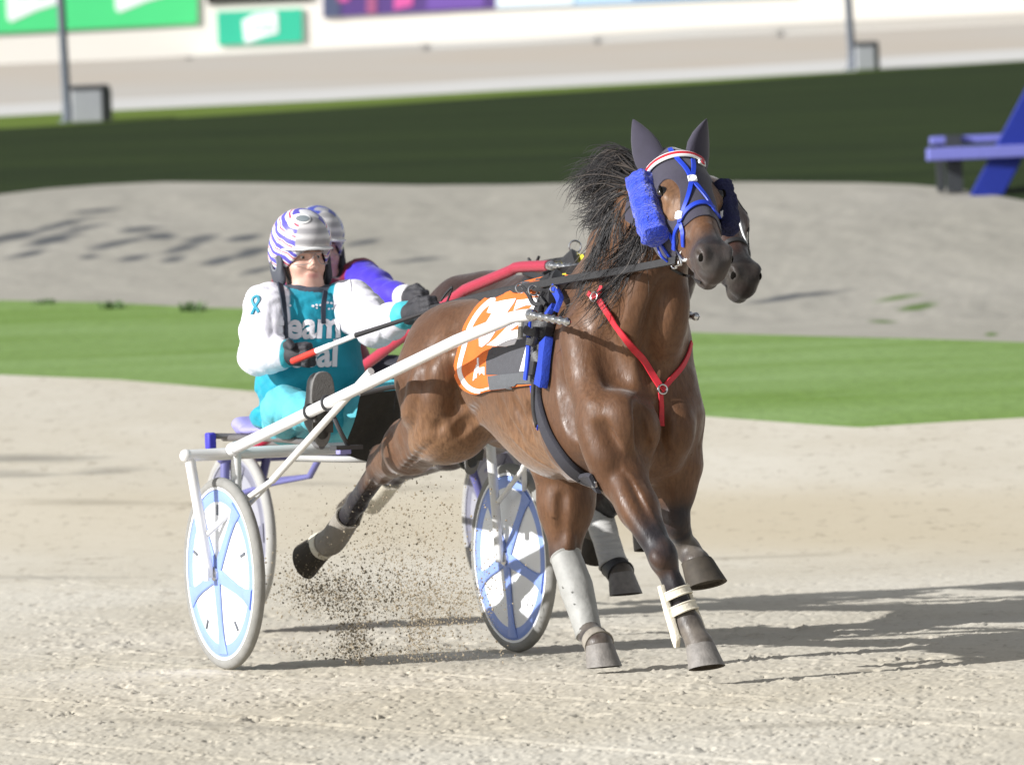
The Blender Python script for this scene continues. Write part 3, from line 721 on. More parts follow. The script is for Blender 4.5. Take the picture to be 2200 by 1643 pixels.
def rotm(ax, ang):
    c, s = cos(ang), sin(ang)
    return np.array([[c, 0, s], [0, 1, 0], [-s, 0, c]]) if ax == 1 else (np.array([[c, s, 0], [-s, c, 0], [0, 0, 1]]) if ax == 2 else np.array([[1, 0, 0], [0, c, s], [0, -s, c]]))
def seg_dist(V, a, b):
    d = b - a; t = np.clip(((V - a) @ d) / (d @ d), 0, 1); return np.linalg.norm(V - a - t[:, None] * d, axis=1), t
def coat_attrs(V, p):
    dark = np.zeros(len(V)); tan_ = np.zeros(len(V)); dust = np.zeros(len(V))
    for leg in p['legs']:
        J = leg['J']; start = 1 if leg['fore'] else 2
        for i in range(start, len(J) - 1):
            d, t = seg_dist(V, J[i], J[i + 1]); dark = np.maximum(dark, np.clip(1.3 - d / .09, 0, 1) * (1 if i > start else .45 + .55 * np.clip(t * 2.5, 0, 1)))
        a, b = J[start - 1], J[start]; d, t = seg_dist(V, a, b); dark = np.maximum(dark, np.clip(1.3 - d / .12, 0, 1) * np.clip((t - (.18 if leg['fore'] else .52)) * 1.35, 0, .82))
        d, t = seg_dist(V, J[-2], J[-1]); dust = np.maximum(dust, np.clip(1.2 - d / .07, 0, .45))
    h = (V - p['poll']) @ p['hm'].T
    inh = (np.linalg.norm(V - p['poll'] - p['hm'][0] * .3, axis=1) < .42)
    dark = np.maximum(dark, inh * np.clip((h[:, 0] - .38) / .16, 0, .72)); dust = np.maximum(dust, inh * np.clip((h[:, 0] - .53) / .06, 0, .14)); 
    dark = np.maximum(dark, np.clip((V[:, 2] - 1.36) / .1, 0, .3) * (V[:, 0] < 2.1))
    under = np.clip((1.06 - V[:, 2]) / .25, 0, 1) * np.clip((V[:, 2] - .72) / .05, 0, 1) * (V[:, 0] > .95) * (V[:, 0] < 2.0)
    tan_ = np.maximum(tan_, under * .95)
    eyed = np.minimum(np.linalg.norm((h - np.array([.24, -.085, -.06])) / np.array([.1, .06, .07]), axis=1), np.linalg.norm((h - np.array([.24, .085, -.06])) / np.array([.1, .06, .07]), axis=1))
    tan_ = np.maximum(tan_, np.clip(1.4 - eyed, 0, .9)); dark = dark * np.clip(eyed - .2, 0, 1)
    tan_ = np.maximum(tan_, inh * np.exp(-((h[:, 0] - .50) / .07) ** 2) * np.exp(-((np.abs(h[:, 1]) - .045) / .03) ** 2) * .35)
    return dict(dark=dark, tan=tan_, dust=dust)
def hoof(parent, co, axis, toe, mtop, sc=1.0, shoe=True):
    ax = unit(axis); to = unit(np.asarray(toe, float) - ax * (np.asarray(toe, float) @ ax)); sd_ = np.cross(ax, to); mb = MB(); n = 28
    prof = [(-.006, .047, .0), (.004, .052, .002), (.045, .059, .014), (.086, .066, .028)]
    V = []
    for h_, r_, off in prof:
        for k in range(n):
            t = 2 * pi * k / n; rr = r_ * (1 - .16 * max(0, -cos(t)) ** 2); V.append(co + (ax * h_ + to * (off + rr * 1.06 * cos(t)) + sd_ * rr * sin(t)) * sc)
    Fc = [[i * n + k, i * n + (k + 1) % n, (i + 1) * n + (k + 1) % n, (i + 1) * n + k] for i in range(len(prof) - 1) for k in range(n)] + [list(range(n))[::-1]]
    mb.add(V, Fc); mb.tube([co + ax * -.004 * sc, co + ax * .006 * sc], [.0505 * sc, .050 * sc], 24, 0)
    # concave sole with frog and shoe rim
    V2 = []
    for rr0, dz in ((1, .086), (.84, .084), (.80, .074), (.3, .070), (.05, .074)):
        for k in range(n):
            t = 2 * pi * k / n; rr = .066 * rr0 * (1 - .16 * max(0, -cos(t)) ** 2); V2.append(co + (ax * dz + to * (.028 + rr * 1.06 * cos(t)) + sd_ * rr * sin(t)) * sc)
    F2 = [[i * n + k, i * n + (k + 1) % n, (i + 1) * n + (k + 1) % n, (i + 1) * n + k] for i in range(4) for k in range(n)] + [[4 * n + k for k in range(n)]]
    mb.add(V2, F2, 1)
    o = mb.build('hoof', [mtop, M_sole], parent)
    return o
def sleeve(parent, name, P, R, m, n=20, lip=.006, front=None, wrap=0.0):
    """boot round a leg: outer wall with rolled rims"""
    P = catmull(P, 5) if len(P) > 2 else np.array([P[0] + (P[1] - P[0]) * t for t in np.linspace(0, 1, 8)])
    R = np.interp(np.linspace(0, 1, len(P)), np.linspace(0, 1, len(R)), R); mb = MB()
    if wrap: R = R * (1 + wrap * np.sin(np.linspace(0, 1, len(P)) * 40))
    mb.tube(P, R, n, 0, caps=False); 
    T0, T1 = unit(P[1] - P[0]), unit(P[-1] - P[-2])
    mb.ring(P[0], T0, R[0] - lip * .4, lip, n, 6); mb.ring(P[-1], T1, R[-1] - lip * .4, lip, n, 6)
    mb.tube([P[0] + T0 * .004, P[0] + T0 * .006], R[0] - .001, n); mb.tube([P[-1] - T1 * .006, P[-1] - T1 * .004], R[-1] - .001, n)
    return mb.build(name, m, parent)
def ear_mesh(base, tip, face, w, m, parent):
    """pricked ear under a close cloth cover; face: the way the ear opening looks"""
    ax = tip - base; Ln = np.linalg.norm(ax); ax = unit(ax); fc = unit(face - ax * (face @ ax)); sd_ = np.cross(ax, fc); V = []; n = 18
    prof = [(-.12, .55), (.0, .72), (.12, .90), (.3, 1.0), (.5, .92), (.7, .68), (.86, .38), (.96, .15), (1, .03)]
    for t, r_ in prof:
        c = base + ax * Ln * t - fc * .018 * sin(t * pi * .9) + sd_ * 0
        for k in range(n):
            a = 2 * pi * k / n; dp = .62 if cos(a) < 0 else .42
            V.append(c + sd_ * w * r_ * sin(a) + fc * w * r_ * dp * cos(a))
    Fc = [[i * n + k, i * n + (k + 1) % n, (i + 1) * n + (k + 1) % n, (i + 1) * n + k] for i in range(len(prof) - 1) for k in range(n)] + [list(range(n))[::-1], [(len(prof) - 1) * n + k for k in range(n)]]
    mb = MB(); mb.add(V, Fc); return mb.build('ear_cover', m, parent)
def hair(parent, name, guides, per, spread, r0, mats, seed, wob=.02, jag=.35):
    """locks: every guide is a root-to-tip list of points; per strands each"""
    r = np.random.default_rng(seed); mb = MB()
    for g in guides:
        base = catmull(g, 4); n = len(base); t = np.linspace(0, 1, n)
        for k in range(per):
            off = r.normal(0, 1, 3) * spread; off2 = r.normal(0, 1, 3) * spread * 1.5; ln = r.uniform(1 - jag, 1.08)
            ph, fr = r.uniform(0, 6.3, 3), r.uniform(2, 5)
            idx = np.clip(t * ln, 0, 1) * (n - 1); i0 = np.floor(np.minimum(idx, n - 2)).astype(int); f = (idx - i0)[:, None]
            P = base[i0] * (1 - f) + base[i0 + 1] * f
            P = P + off * (.35 + .65 * (1 - t))[:, None] * .8 + off2 * (t ** 1.5)[:, None] + wob * t[:, None] * np.sin(t[:, None] * fr + ph)
            rad = r0 * r.uniform(.6, 1.2) * np.clip(1.05 - t ** 2.2, .06, 1)
            mb.tube(P, rad, 3, int(r.random() < .18) if isinstance(mats, list) else 0, caps=False)
    return mb.build(name, mats, parent)

# ---------------------------------------------------------------- pose of the near horse, read off the photo
Q = A.Q
P0 = Q(1458, 340, .0)
_best = min((abs(np.linalg.norm(Q(1547, 556, l) - P0) - .605), l) for l in np.linspace(-.2, .05, 251)); P1 = Q(1547, 556, _best[1])
poseA = dict(poll=P0, hm=head_frame(P0, P1),
    crest=[np.array([1.98, 0, 1.36]), np.array([2.22, 0, 1.56]), np.array([2.44, 0, 1.72]), P0 + np.array([-.10, 0, -.04])],
    neck0=np.array([2.27, 0, 1.10]), neck1=np.array([2.44, 0, 1.33]), neck2=np.array([2.60, 0, 1.60]),
    legs=[
        dict(name='RF', fore=True, side=-1, J=[Q(1330, 1008, -.15), Q(1424, 1195, -.12), Q(1481, 1340, -.06), Q(1504, 1386, -.05)]),
        dict(name='LF', fore=True, side=1, J=[Q(1450, 1000, .15), Q(1450, 1120, .13), Q(1478, 1180, .195), Q(1497, 1207, .20)]),
        dict(name='RH', fore=False, side=-1, J=[np.array([1.0, -.14, 1.08]), Q(962, 905, -.155), Q(820, 1003, -.125), Q(716, 1158, -.12), Q(688, 1174, -.12)], hockdir=np.array([-.45, 0, .9])),
        dict(name='LH', fore=False, side=1, J=[np.array([1.05, .14, 1.08]), np.array([1.40, .16, .83]), Q(1214, 1190, .12), Q(1262, 1352, .11), Q(1287, 1384, .10)], hockdir=np.array([-.98, 0, .2]))])

def horse_common(T, V, Qd, p, coat, mane_guides, tail, mane_n=40):
    body = mesh_obj('body', V, Qd, coat, T, attrs=coat_attrs(V, p)); H = p['H']
    for e in (-1, 1):
        ec = H(.205, e * .083, -.045) if 'eye' not in p else p['poll'] + p['hm'][0] * p['eye'][0] + p['hm'][1] * e * (abs(p['eye'][1]) - .004) + p['hm'][2] * p['eye'][2]
        mb = MB(); mb.ball(ec, .0225, 16); mb.build('eye', M_eye, T)
        nv = p['hm'][1] * e; mb = MB(); mb.tube(catmull([ec + p['hm'][0] * x_ + p['hm'][2] * z_ + nv * y_ for x_, z_, y_ in ((-.024, .002, .002), (-.013, .015, .010), (0, .019, .012), (.013, .013, .010), (.022, .0, .003))], 4), [.003] * 4 + [.0055] * 9 + [.003] * 4, 8); mb.build('eyelid', M_nost, T)
        S_ = SDF(); S_.el(H(.570, e * .045, -.024), (.016, .015, .021), .01, p['hm']); v_, q_ = S_.mesh(.004); mesh_obj('nostril', v_, q_, M_nost, T)
    hair(T, 'mane', mane_guides, mane_n, .019, .0024, [M_hair, M_hairb], 5)
    hair(T, 'tail', tail, 60, .03, .0032, M_hair, 9)

# ---------------------------------------------------------------- near horse
_v, _q, HA = sculpt_horse(poseA, .014); _s = Surf(A, (_v, _q))
def stroke(kind, pts, r, lift, k):
    P, Nn = _s.line(pts, 0, 5); lf = (lift + .3 * k) * np.sin(np.pi * np.linspace(.0, 1., len(P)))[:, None] ** .6 - .3 * k; return (kind, P - Nn * (r - lf) if kind == '+' else P + Nn * (r - lf), r, k)
STROKES = [stroke(*a) for a in (
    # neck and throat
    ('+', [(1392, 560), (1372, 620), (1352, 690), (1338, 740)], .045, .010, .05), ('-', [(1440, 600), (1412, 680), (1398, 760), (1402, 820)], .030, .010, .04), ('+', [(1462, 620), (1450, 690), (1446, 760)], .040, .010, .05),
    ('-', [(1336, 640), (1322, 690), (1300, 740)], .022, .007, .03), ('+', [(1352, 640), (1354, 672), (1362, 706)], .006, .003, .008),
    # shoulder blade, arm, breast
    ('+', [(1222, 700), (1236, 770), (1262, 850), (1290, 900)], .050, .014, .06), ('-', [(1200, 760), (1208, 830), (1228, 900), (1250, 940)], .030, .012, .05), ('-', [(1300, 700), (1316, 770), (1340, 850)], .030, .004, .05),
    ('+', [(1330, 850), (1345, 900), (1350, 950)], .045, .012, .05), ('-', [(1300, 920), (1318, 980), (1322, 1010)], .022, .008, .03), ('+', [(1250, 900), (1275, 960), (1300, 1000)], .045, .010, .05),
    ('-', [(1424, 870), (1430, 920), (1436, 970)], .024, .009, .04), ('+', [(1392, 890), (1396, 925), (1394, 955)], .042, .008, .04), ('+', [(1466, 880), (1470, 920), (1464, 960)], .038, .007, .04), ('-', [(1366, 880), (1372, 940), (1392, 985)], .018, .003, .03),
    # forearm and cannon
    ('-', [(1345, 1010), (1370, 1075), (1398, 1140)], .016, .007, .02), ('+', [(1322, 1030), (1352, 1100), (1390, 1160)], .026, .006, .03), ('+', [(1352, 1012), (1378, 1060), (1410, 1122), (1436, 1170)], .0055, .003, .007), ('+', [(1330, 985), (1346, 1010), (1366, 1030)], .005, .0028, .007),
    ('+', [(1402, 1192), (1414, 1204), (1424, 1212)], .018, .005, .02), ('+', [(1440, 1225), (1452, 1260), (1464, 1300)], .010, .005, .012),
    # belly vein, ribs
    ('+', [(1060, 900), (1110, 950), (1150, 985), (1190, 1008)], .0065, .0035, .008), ('-', [(1075, 860), (1092, 905), (1120, 945)], .018, .004, .03), ('-', [(1105, 855), (1122, 905), (1146, 945)], .018, .004, .03), ('-', [(1140, 870), (1148, 905)], .018, .004, .03),
    # quarters
    ('-', [(985, 690), (970, 760), (965, 830), (990, 890)], .030, .011, .05), ('-', [(930, 740), (915, 820), (890, 890), (862, 940)], .022, .009, .04), ('+', [(948, 760), (938, 830), (918, 890)], .040, .010, .05), ('+', [(905, 790), (892, 850), (868, 905)], .030, .008, .04),
    ('-', [(1035, 868), (1010, 900), (985, 930)], .018, .010, .03), ('-', [(952, 905), (908, 958), (866, 1004)], .014, .007, .02), ('+', [(930, 930), (890, 970), (852, 1008)], .018, .006, .02), ('+', [(975, 930), (930, 965), (880, 1005), (850, 1025)], .005, .003, .007),
    ('+', [(800, 1022), (772, 1066), (742, 1110)], .010, .005, .012), ('-', [(812, 1020), (786, 1064), (756, 1112)], .007, .004, .01),
    ('-', [(1210, 1020), (1206, 1080), (1208, 1140)], .016, .006, .02), ('+', [(1226, 1150), (1220, 1180)], .014, .005, .02),
    # face
    ('+', [(1462, 500), (1478, 512), (1486, 520)], .006, .003, .008), ('+', [(1500, 490), (1520, 480), (1534, 490)], .004, .002, .006), ('-', [(1496, 560), (1510, 585), (1530, 592)], .006, .003, .008))]
VA, QA, HA = sculpt_horse(poseA, .0072, STROKES); poseA['H'] = HA
def hl(v): return (v - poseA['poll']) @ poseA['hm'].T
TA = Thing('horse', 'bay horse trotting in front in a dark hood and orange number cloth', 'horse', A, (1.75, 0, 0))
_eyeh = hl(_s.hit(1421, 414)[0]); _holec = hl(_s.hit(1427, 420)[0])
def hood_phi(v):
    h = hl(v); a, b, c = h[:, 0], h[:, 1], h[:, 2]
    ph = np.maximum(np.maximum(a - .375 - .10 * np.clip(c + .03, -.2, .1), -a - .075), np.linalg.norm(h - np.array([.2, 0, -.06]), axis=1) - .335)
    ph = np.maximum(ph, -.235 - c + .25 * np.clip(a - .2, -.3, 0))
    wd = .058 - .16 * np.clip(a - _holec[0] - .01, 0, .16)
    hole = (1 - np.sqrt(((a - _holec[0] - .02) / .098) ** 2 + ((np.abs(b) - abs(_holec[1])) / .060) ** 2 + ((c - _holec[2] + (a - _holec[0]) * .20) / np.maximum(wd, .012)) ** 2)) * .05
    return np.maximum(ph, hole)
VH, QH = shell(VA, QA, hood_phi, .005, .004)
SA0 = Surf(A, (VA, QA)); SA = Surf(A, (VA, QA), (VH, QH))
P_ = A.Q
crest_px = [(1410, 372), (1398, 410), (1388, 450), (1374, 490), (1352, 530), (1326, 565), (1296, 595), (1262, 620), (1228, 640)]
gA = []
_r = random.Random(7)
def lock(pxs, l0, l1): return [P_(x, y, l0 + (l1 - l0) * i / (len(pxs) - 1)) for i, (x, y) in enumerate(pxs)]
for i, (x, y) in enumerate(crest_px):
    for j in range(6):
        f = i + j / 6
        if f > len(crest_px) - 1: break
        k = min(int(f), len(crest_px) - 2); t = f - k
        rx = crest_px[k][0] * (1 - t) + crest_px[k + 1][0] * t; ry = crest_px[k][1] * (1 - t) + crest_px[k + 1][1] * t; u = f / (len(crest_px) - 1)
        jx, jy = _r.uniform(-15, 15), _r.uniform(-12, 12)
        if u < .2:                                   # blown up and back behind the poll
            pts = [(rx, ry), (rx - 50 + jx, ry - 18 + jy), (rx - 82 + jx * 2, ry - 30 + jy * 2 + u * 80), (rx - 112 + jx * 3, ry - 10 + jy * 3 + u * 120), (rx - 128 + jx * 3, ry + 30 + jy * 3 + u * 120)]
        elif u < .55:
            pts = [(rx, ry), (rx - 42 + jx, ry - 8 + jy), (rx - 66 + jx, ry + 40 + jy), (rx - 78 + jx * 2, ry + 100 + jy), (rx - 100 + jx * 3, ry + 150 + jy * 2)]
        else:
            pts = [(rx, ry), (rx - 22 + jx, ry + 6 + jy), (rx - 34 + jx, ry + 52 + jy), (rx - 48 + jx * 2, ry + 92 + jy * 2), (rx - 66 + jx * 3, ry + 116 + jy * 3)]
        gA.append(lock(pts, -.03 - .02 * (j % 3), -.13 - .05 * u - .02 * (j % 2)))
        # second layer lying close on the near side of the neck
        if u > .12 and j % 2 == 0:
            pts = [(rx + 2, ry), (rx - 4 + jx, ry + 34 + jy), (rx - 20 + jx, ry + 76 + jy), (rx - 48 + jx * 2, ry + 118 + jy), (rx - 84 + jx * 2, ry + 146 + jy)]
            gA.append(lock(pts, -.05, -.19))
for j in range(16):                                  # forelocks of the crest flying loose
    y0 = 378 + j * 4; a = _r.uniform(-.2, 1)
    gA.append(lock([(1400, y0), (1352, 350 + j * 4 + 14 * a), (1310, 326 + j * 9 + 20 * a), (1276 - 6 * a, 348 + j * 8 + 26 * a), (1252 + 20 * a, 372 + j * 6 + 46 * a)], -.02, -.10))
tailA = [[np.array([.62, s_ * .02, 1.22]), np.array([.50, s_ * .05, 1.16]), np.array([.38, .08 + s_ * .05, 1.0]), np.array([.30, .12 + s_ * .06, .80])] for s_ in (-1, 0, 1)]
poseA['eye'] = _eyeh
horse_common(TA, VA, QA, poseA, M_bay, gA, tailA)
mesh_obj('hood', VH, QH, M_hood, TA)
hm = poseA['hm']
fw = hm[2] * .75 + hm[0] * .4
ear_mesh(P_(1408, 372, -.075), P_(1359, 256, -.115), unit(fw + np.array([0, -.75, 0])), .058, M_hood, TA)
ear_mesh(P_(1500, 366, .065), P_(1521, 256, .095), unit(fw + np.array([0, .5, .0])), .060, M_hood, TA)
JA = {l['name']: l['J'] for l in poseA['legs']}
# hooves
hoof(TA, JA['RF'][3], (.22, 0, -1), (1, 0, .2), M_hoof)
hoof(TA, JA['LH'][4], (.10, 0, -1), (1, 0, .35), M_hoof)
hoof(TA, JA['RH'][4], (-.86, -.42, -.22), (-.3, 0, -1), M_hoofd, 1.10)
hoof(TA, JA['LF'][3], (.30, .06, -1), (1, .1, .6), M_hoofd, 1.12)  # dark horn paints the shade on this raised fore hoof
# leg boots
sleeve(TA, 'shin_boot', [JA['LH'][2] * .97 + JA['LH'][3] * .03 + np.array([.01, -.005, 0]), JA['LH'][2] * .55 + JA['LH'][3] * .45 + np.array([.012, 0, 0]), JA['LH'][3] + np.array([.012, 0, -.015])], [.058, .060, .064, .056, .050], M_boot)
sleeve(TA, 'pastern_wrap', [JA['LH'][3] * .35 + JA['LH'][4] * .65, JA['LH'][4] + np.array([.0, 0, .0])], [.050, .056], M_bootd, lip=.004)
sleeve(TA, 'shin_boot', [JA['RH'][2] * .30 + JA['RH'][3] * .70, JA['RH'][3], JA['RH'][3] * .5 + JA['RH'][4] * .5], [.050, .053, .054, .050], M_bootd)
sleeve(TA, 'pastern_wrap', [JA['RH'][3] * .42 + JA['RH'][4] * .58, JA['RH'][3] * .02 + JA['RH'][4] * .98], [.052, .055], M_cream, lip=.004)
a_, b_ = JA['RF'][1], JA['RF'][2]
for t0, t1 in ((.50, .60), (.72, .83)):
    sleeve(TA, 'boot_strap', [a_ * (1 - t0) + b_ * t0, a_ * (1 - t1) + b_ * t1], [.050, .052], M_cream, lip=.004)
for l_, s_ in ((-.046, -.012), (.046, -.01)):
    mb = MB(); q0 = a_ * .58 + b_ * .42; q1 = b_ + np.array([.0, 0, -.03]); of = np.array([s_, l_, 0])
    mb.strap(catmull([q0 + of, (q0 + q1) / 2 + of * 1.1, q1 + of * 1.15, q1 + of + np.array([.0, 0, -.05])], 5), np.array([0, np.sign(l_), 0.]), np.r_[np.linspace(.03, .05, 12), np.linspace(.05, .018, 4)], .012); mb.build('boot_flap', M_cream, TA)

# ---------------------------------------------------------------- harness on the near horse
def straps_on(surf, parent, name, lines, m, w, off=.004, t=.004):
    mb = MB()
    for ln in lines:
        P, Nn = surf.line(ln, off); mb.strap(P, Nn, w, t)
    return mb.build(name, m, parent)
def px_tube(rig, pts, r, n=8):
    return catmull([rig.Q(*p) for p in pts], 6)
# bridle: each run of strap is its own part
bl = [[(1440, 322), (1456, 343), (1474, 364), (1486, 386)], [(1488, 345), (1490, 362), (1487, 386)],
      [(1486, 388), (1480, 418), (1470, 450), (1463, 468), (1461, 480)], [(1490, 392), (1504, 408), (1520, 430), (1534, 455), (1547, 470)],
      [(1461, 482), (1452, 500), (1450, 522), (1449, 536)], [(1463, 482), (1468, 500), (1469, 520), (1470, 530)]]
for l_ in bl: straps_on(SA, TA, 'bridle_strap', [l_], M_bluest, .017, .005)
straps_on(SA, TA, 'noseband', [[(1462, 478), (1474, 456), (1494, 440), (1516, 437), (1532, 449)]], M_bluest, .019, .007)
straps_on(SA, TA, 'bridle_strap', [[(1412, 470), (1426, 488), (1442, 506), (1450, 522)]], M_bluest, .017, .006)
P, Nn = SA.line([(1386, 390), (1398, 366), (1420, 347), (1450, 336), (1480, 336), (1500, 344), (1511, 352)], .010, 6)
mb = MB(); mb.strap(P, Nn, .032, .006); mb.build('browband', M_white, TA)
mb = MB(); mb.strap(P + Nn * .004, Nn, .014, .004); mb.build('browband_stripe', M_redst, TA)
for q in ((1487, 388), (1463, 464), (1545, 462)):
    c, n_ = SA.hit(*q); mb = MB(); e1 = unit(np.cross(n_, [0, 0, 1])); e2 = np.cross(n_, e1)
    mb.box(c + n_ * .010, (e1, e2, n_), (.016, .013, .004)); mb.ring(c + n_ * .013, n_, .014, .003, 16, 6); mb.build('bridle_buckle', M_white, TA, bevel=.002)
# fleece cheek rolls
def roll(p0, p1, r, m, sag):
    n = 26; t = np.linspace(0, 1, n); P = p0 + (p1 - p0) * t[:, None] + np.outer(np.sin(t * pi), sag)
    rr = r * (1 + .05 * np.sin(t * 19) + .04 * np.sin(t * 41 + 1)) * np.clip(np.minimum(t, 1 - t) * 14 + .72, 0, 1)
    V, n2 = [], 36; T = np.gradient(P, axis=0); u = unit(np.cross(T[0], [1, 0, 0])); rg = np.random.default_rng(3)
    for i in range(n):
        Ti = unit(T[i]); u = unit(u - Ti * (u @ Ti)); w = np.cross(Ti, u)
        for k in range(n2):
            a = 2 * pi * k / n2; rk = rr[i] * (1 + .05 * sin(a * 5 + t[i] * 3) + .03 * sin(a * 9 - t[i] * 8) + .02 * rg.standard_normal()); V.append(P[i] + rk * (cos(a) * u + sin(a) * w))
    Fc = [[i * n2 + k, i * n2 + (k + 1) % n2, (i + 1) * n2 + (k + 1) % n2, (i + 1) * n2 + k] for i in range(n - 1) for k in range(n2)] + [list(range(n2))[::-1], [(n - 1) * n2 + k for k in range(n2)]]
    mb = MB(); mb.add(V, Fc); return mb.build('cheek_roll', m, TA)
roll(A.Q(1376, 386, -.125), A.Q(1411, 514, -.185), .053, M_bluefl, np.array([.01, -.01, 0]))
roll(A.Q(1549, 394, .115), A.Q(1566, 498, .07), .037, M_shadefl, np.array([.0, .01, 0]))
# bit and rein fitting
bitc = A.Q(1466, 553, -.115); mb = MB()
mb.tube(catmull([A.Q(1450, 528, -.11), A.Q(1459, 546, -.118), A.Q(1470, 560, -.118), A.Q(1484, 552, -.10)], 5), .0065, 8)
mb.tube(catmull([A.Q(1459, 546, -.118), A.Q(1464, 566, -.12), A.Q(1452, 572, -.12)], 5), .0055, 8); mb.ring(A.Q(1468, 546, -.112), (.3, -1, .2), .016, .0035); mb.ring(A.Q(1450, 566, -.12), (.3, -1, .2), .018, .0035); mb.ring(A.Q(1478, 530, -.105), (.6, -1, .2), .013, .003)
mb.build('bit', M_metal, TA)
straps_on(SA, TA, 'chin_strap', [[(1440, 575), (1462, 588), (1490, 600), (1508, 606)]], M_blkst, .010, .005)
straps_on(SA, TA, 'overcheck_strap', [[(1414, 508), (1426, 530), (1440, 552)], ], M_bluest, .014, .006)
mb = MB(); mb.tube(catmull([A.Q(1404, 500, -.16), A.Q(1418, 545, -.16), A.Q(1434, 562, -.135)], 5), .005, 6); mb.build('throat_strap', M_bluest, TA)
# breastplate
straps_on(SA0, TA, 'breast_strap', [[(1290, 640), (1318, 684), (1350, 730), (1384, 782), (1416, 832)]], M_redst, .026, .016)
straps_on(SA0, TA, 'breast_strap', [[(1421, 838), (1440, 815), (1462, 790), (1476, 762), (1483, 735)]], M_redst, .022, .006)
straps_on(SA0, TA, 'breast_strap', [[(1418, 842), (1420, 870), (1421, 895), (1422, 915)]], M_redst, .020, .005)
straps_on(SA0, TA, 'breast_strap', [[(1274, 632), (1284, 640), (1298, 628), (1302, 616)]], M_redst, .020, .022)
for q, R_ in (((1287, 640), .017), ((1418, 838), .017)):
    c, n_ = SA0.hit(*q); mb = MB(); mb.ring(c + n_ * .024, n_, R_, .0035); mb.build('strap_ring', M_metal, TA)
# saddle cloth: near side traced in photo, mirrored to the far side over the back
M_bluepad = mat('pad_blue', (.010, .040, .36), .8, var=.2, vscale=40, bump=.2, bscale=120)
Mcl_or = mat('cloth_orange', (.62, .135, .02), .85, var=.12, vscale=14, bump=.25, bscale=34); Mcl_gr = mat('cloth_grey', (.065, .066, .075), .9, var=.12, vscale=60, bump=.2, bscale=200)
Mcl_wh = mat('cloth_white', (.74, .73, .76), .85, var=.05, vscale=14, bump=.2, bscale=40); Mcl_gr2 = mat('cloth_velcro', (.10, .105, .115), .95, var=.12, vscale=60, bump=.3, bscale=260)
cloth = [(1062, 634), (1030, 662), (1006, 700), (994, 740), (983, 788), (988, 815), (1004, 836), (1028, 845), (1052, 840), (1150, 826), (1168, 760), (1180, 690), (1185, 640), (1180, 600), (1120, 614)]
_c9 = catmull([(x, y, 0) for x, y in cloth[:9]], 6)[:, :2]; cloth = [tuple(q_) for q_ in _c9] + cloth[9:]
V, Fc = SA0.decal([cloth], .016, 6, .010)
V2 = V * np.array([1, -1, 1]); mb = MB(); mb.add(V, Fc); mb.add(V2, [f[::-1] for f in Fc]); cloth_o = mb.build('saddlecloth', Mcl_or, TA)
SC = Surf(A, (V, Fc), (VA, QA))
def on_cloth(name, polys, m, off=.0018, th=.003, par=(TA, cloth_o)):
    V, Fc = SC.decal(polys, off, 6, th); mb = MB(); mb.add(V, Fc); return mb.build(name, m, par)
bord = []
inner = [(1066, 645), (1038, 668), (1015, 704), (1003, 744), (992, 788), (997, 811), (1010, 828), (1030, 836), (1053, 831)]
outer = cloth[:len(_c9)]; inner = [tuple(q_) for q_ in catmull([(x, y, 0) for x, y in inner], 6)[:, :2]]
on_cloth('border', [[outer[i], outer[i + 1], inner[i + 1], inner[i]] for i in range(len(_c9) - 1)], Mcl_wh)
on_cloth('grey_panel', [[(1045, 805), (1045, 775), (1050, 755), (1058, 745), (1090, 745), (1120, 705), (1134, 668), (1150, 650), (1172, 650), (1165, 720), (1156, 805)]], Mcl_gr)
on_cloth('velcro_flap', [[(1050, 808), (1152, 797), (1152, 827), (1054, 838)]], Mcl_gr2, .006, .006)
on_cloth('grey_panel', [[(1102, 608), (1180, 590), (1184, 598), (1150, 603), (1108, 615)], [(1158, 620), (1184, 606), (1184, 640), (1164, 642)]], Mcl_gr)
# numerals 1 and 2 (slanted, leaning forward)
on_cloth('number_one', [[(1056, 652), (1084, 646), (1110, 642), (1106, 650), (1088, 676), (1070, 706), (1052, 734), (1037, 746), (1031, 744), (1030, 716), (1044, 696), (1058, 674), (1047, 672)]], Mcl_wh, .0035)
on_cloth('number_two', [[(1112, 646), (1130, 644), (1152, 640), (1166, 641), (1165, 652), (1156, 668), (1138, 684), (1112, 700), (1096, 712), (1122, 707), (1116, 722), (1107, 740), (1086, 745), (1047, 742), (1066, 728), (1090, 704), (1112, 688), (1132, 672), (1146, 656), (1130, 657), (1113, 664), (1105, 668)]], Mcl_wh, .0038)
on_cloth('white_stripe', [[(1138, 720), (1148, 716), (1130, 797), (1117, 798)]], Mcl_wh, .003)
on_cloth('signature', [[(1026, 770), (1029, 768), (1030, 800), (1027, 802)], [(1021, 792), (1025, 788), (1020, 816), (1017, 818)], [(1030, 790), (1042, 788), (1042, 806), (1036, 800), (1031, 806)], [(1024, 784), (1027, 783), (1025, 812), (1022, 812)]], Mcl_wh, .003)
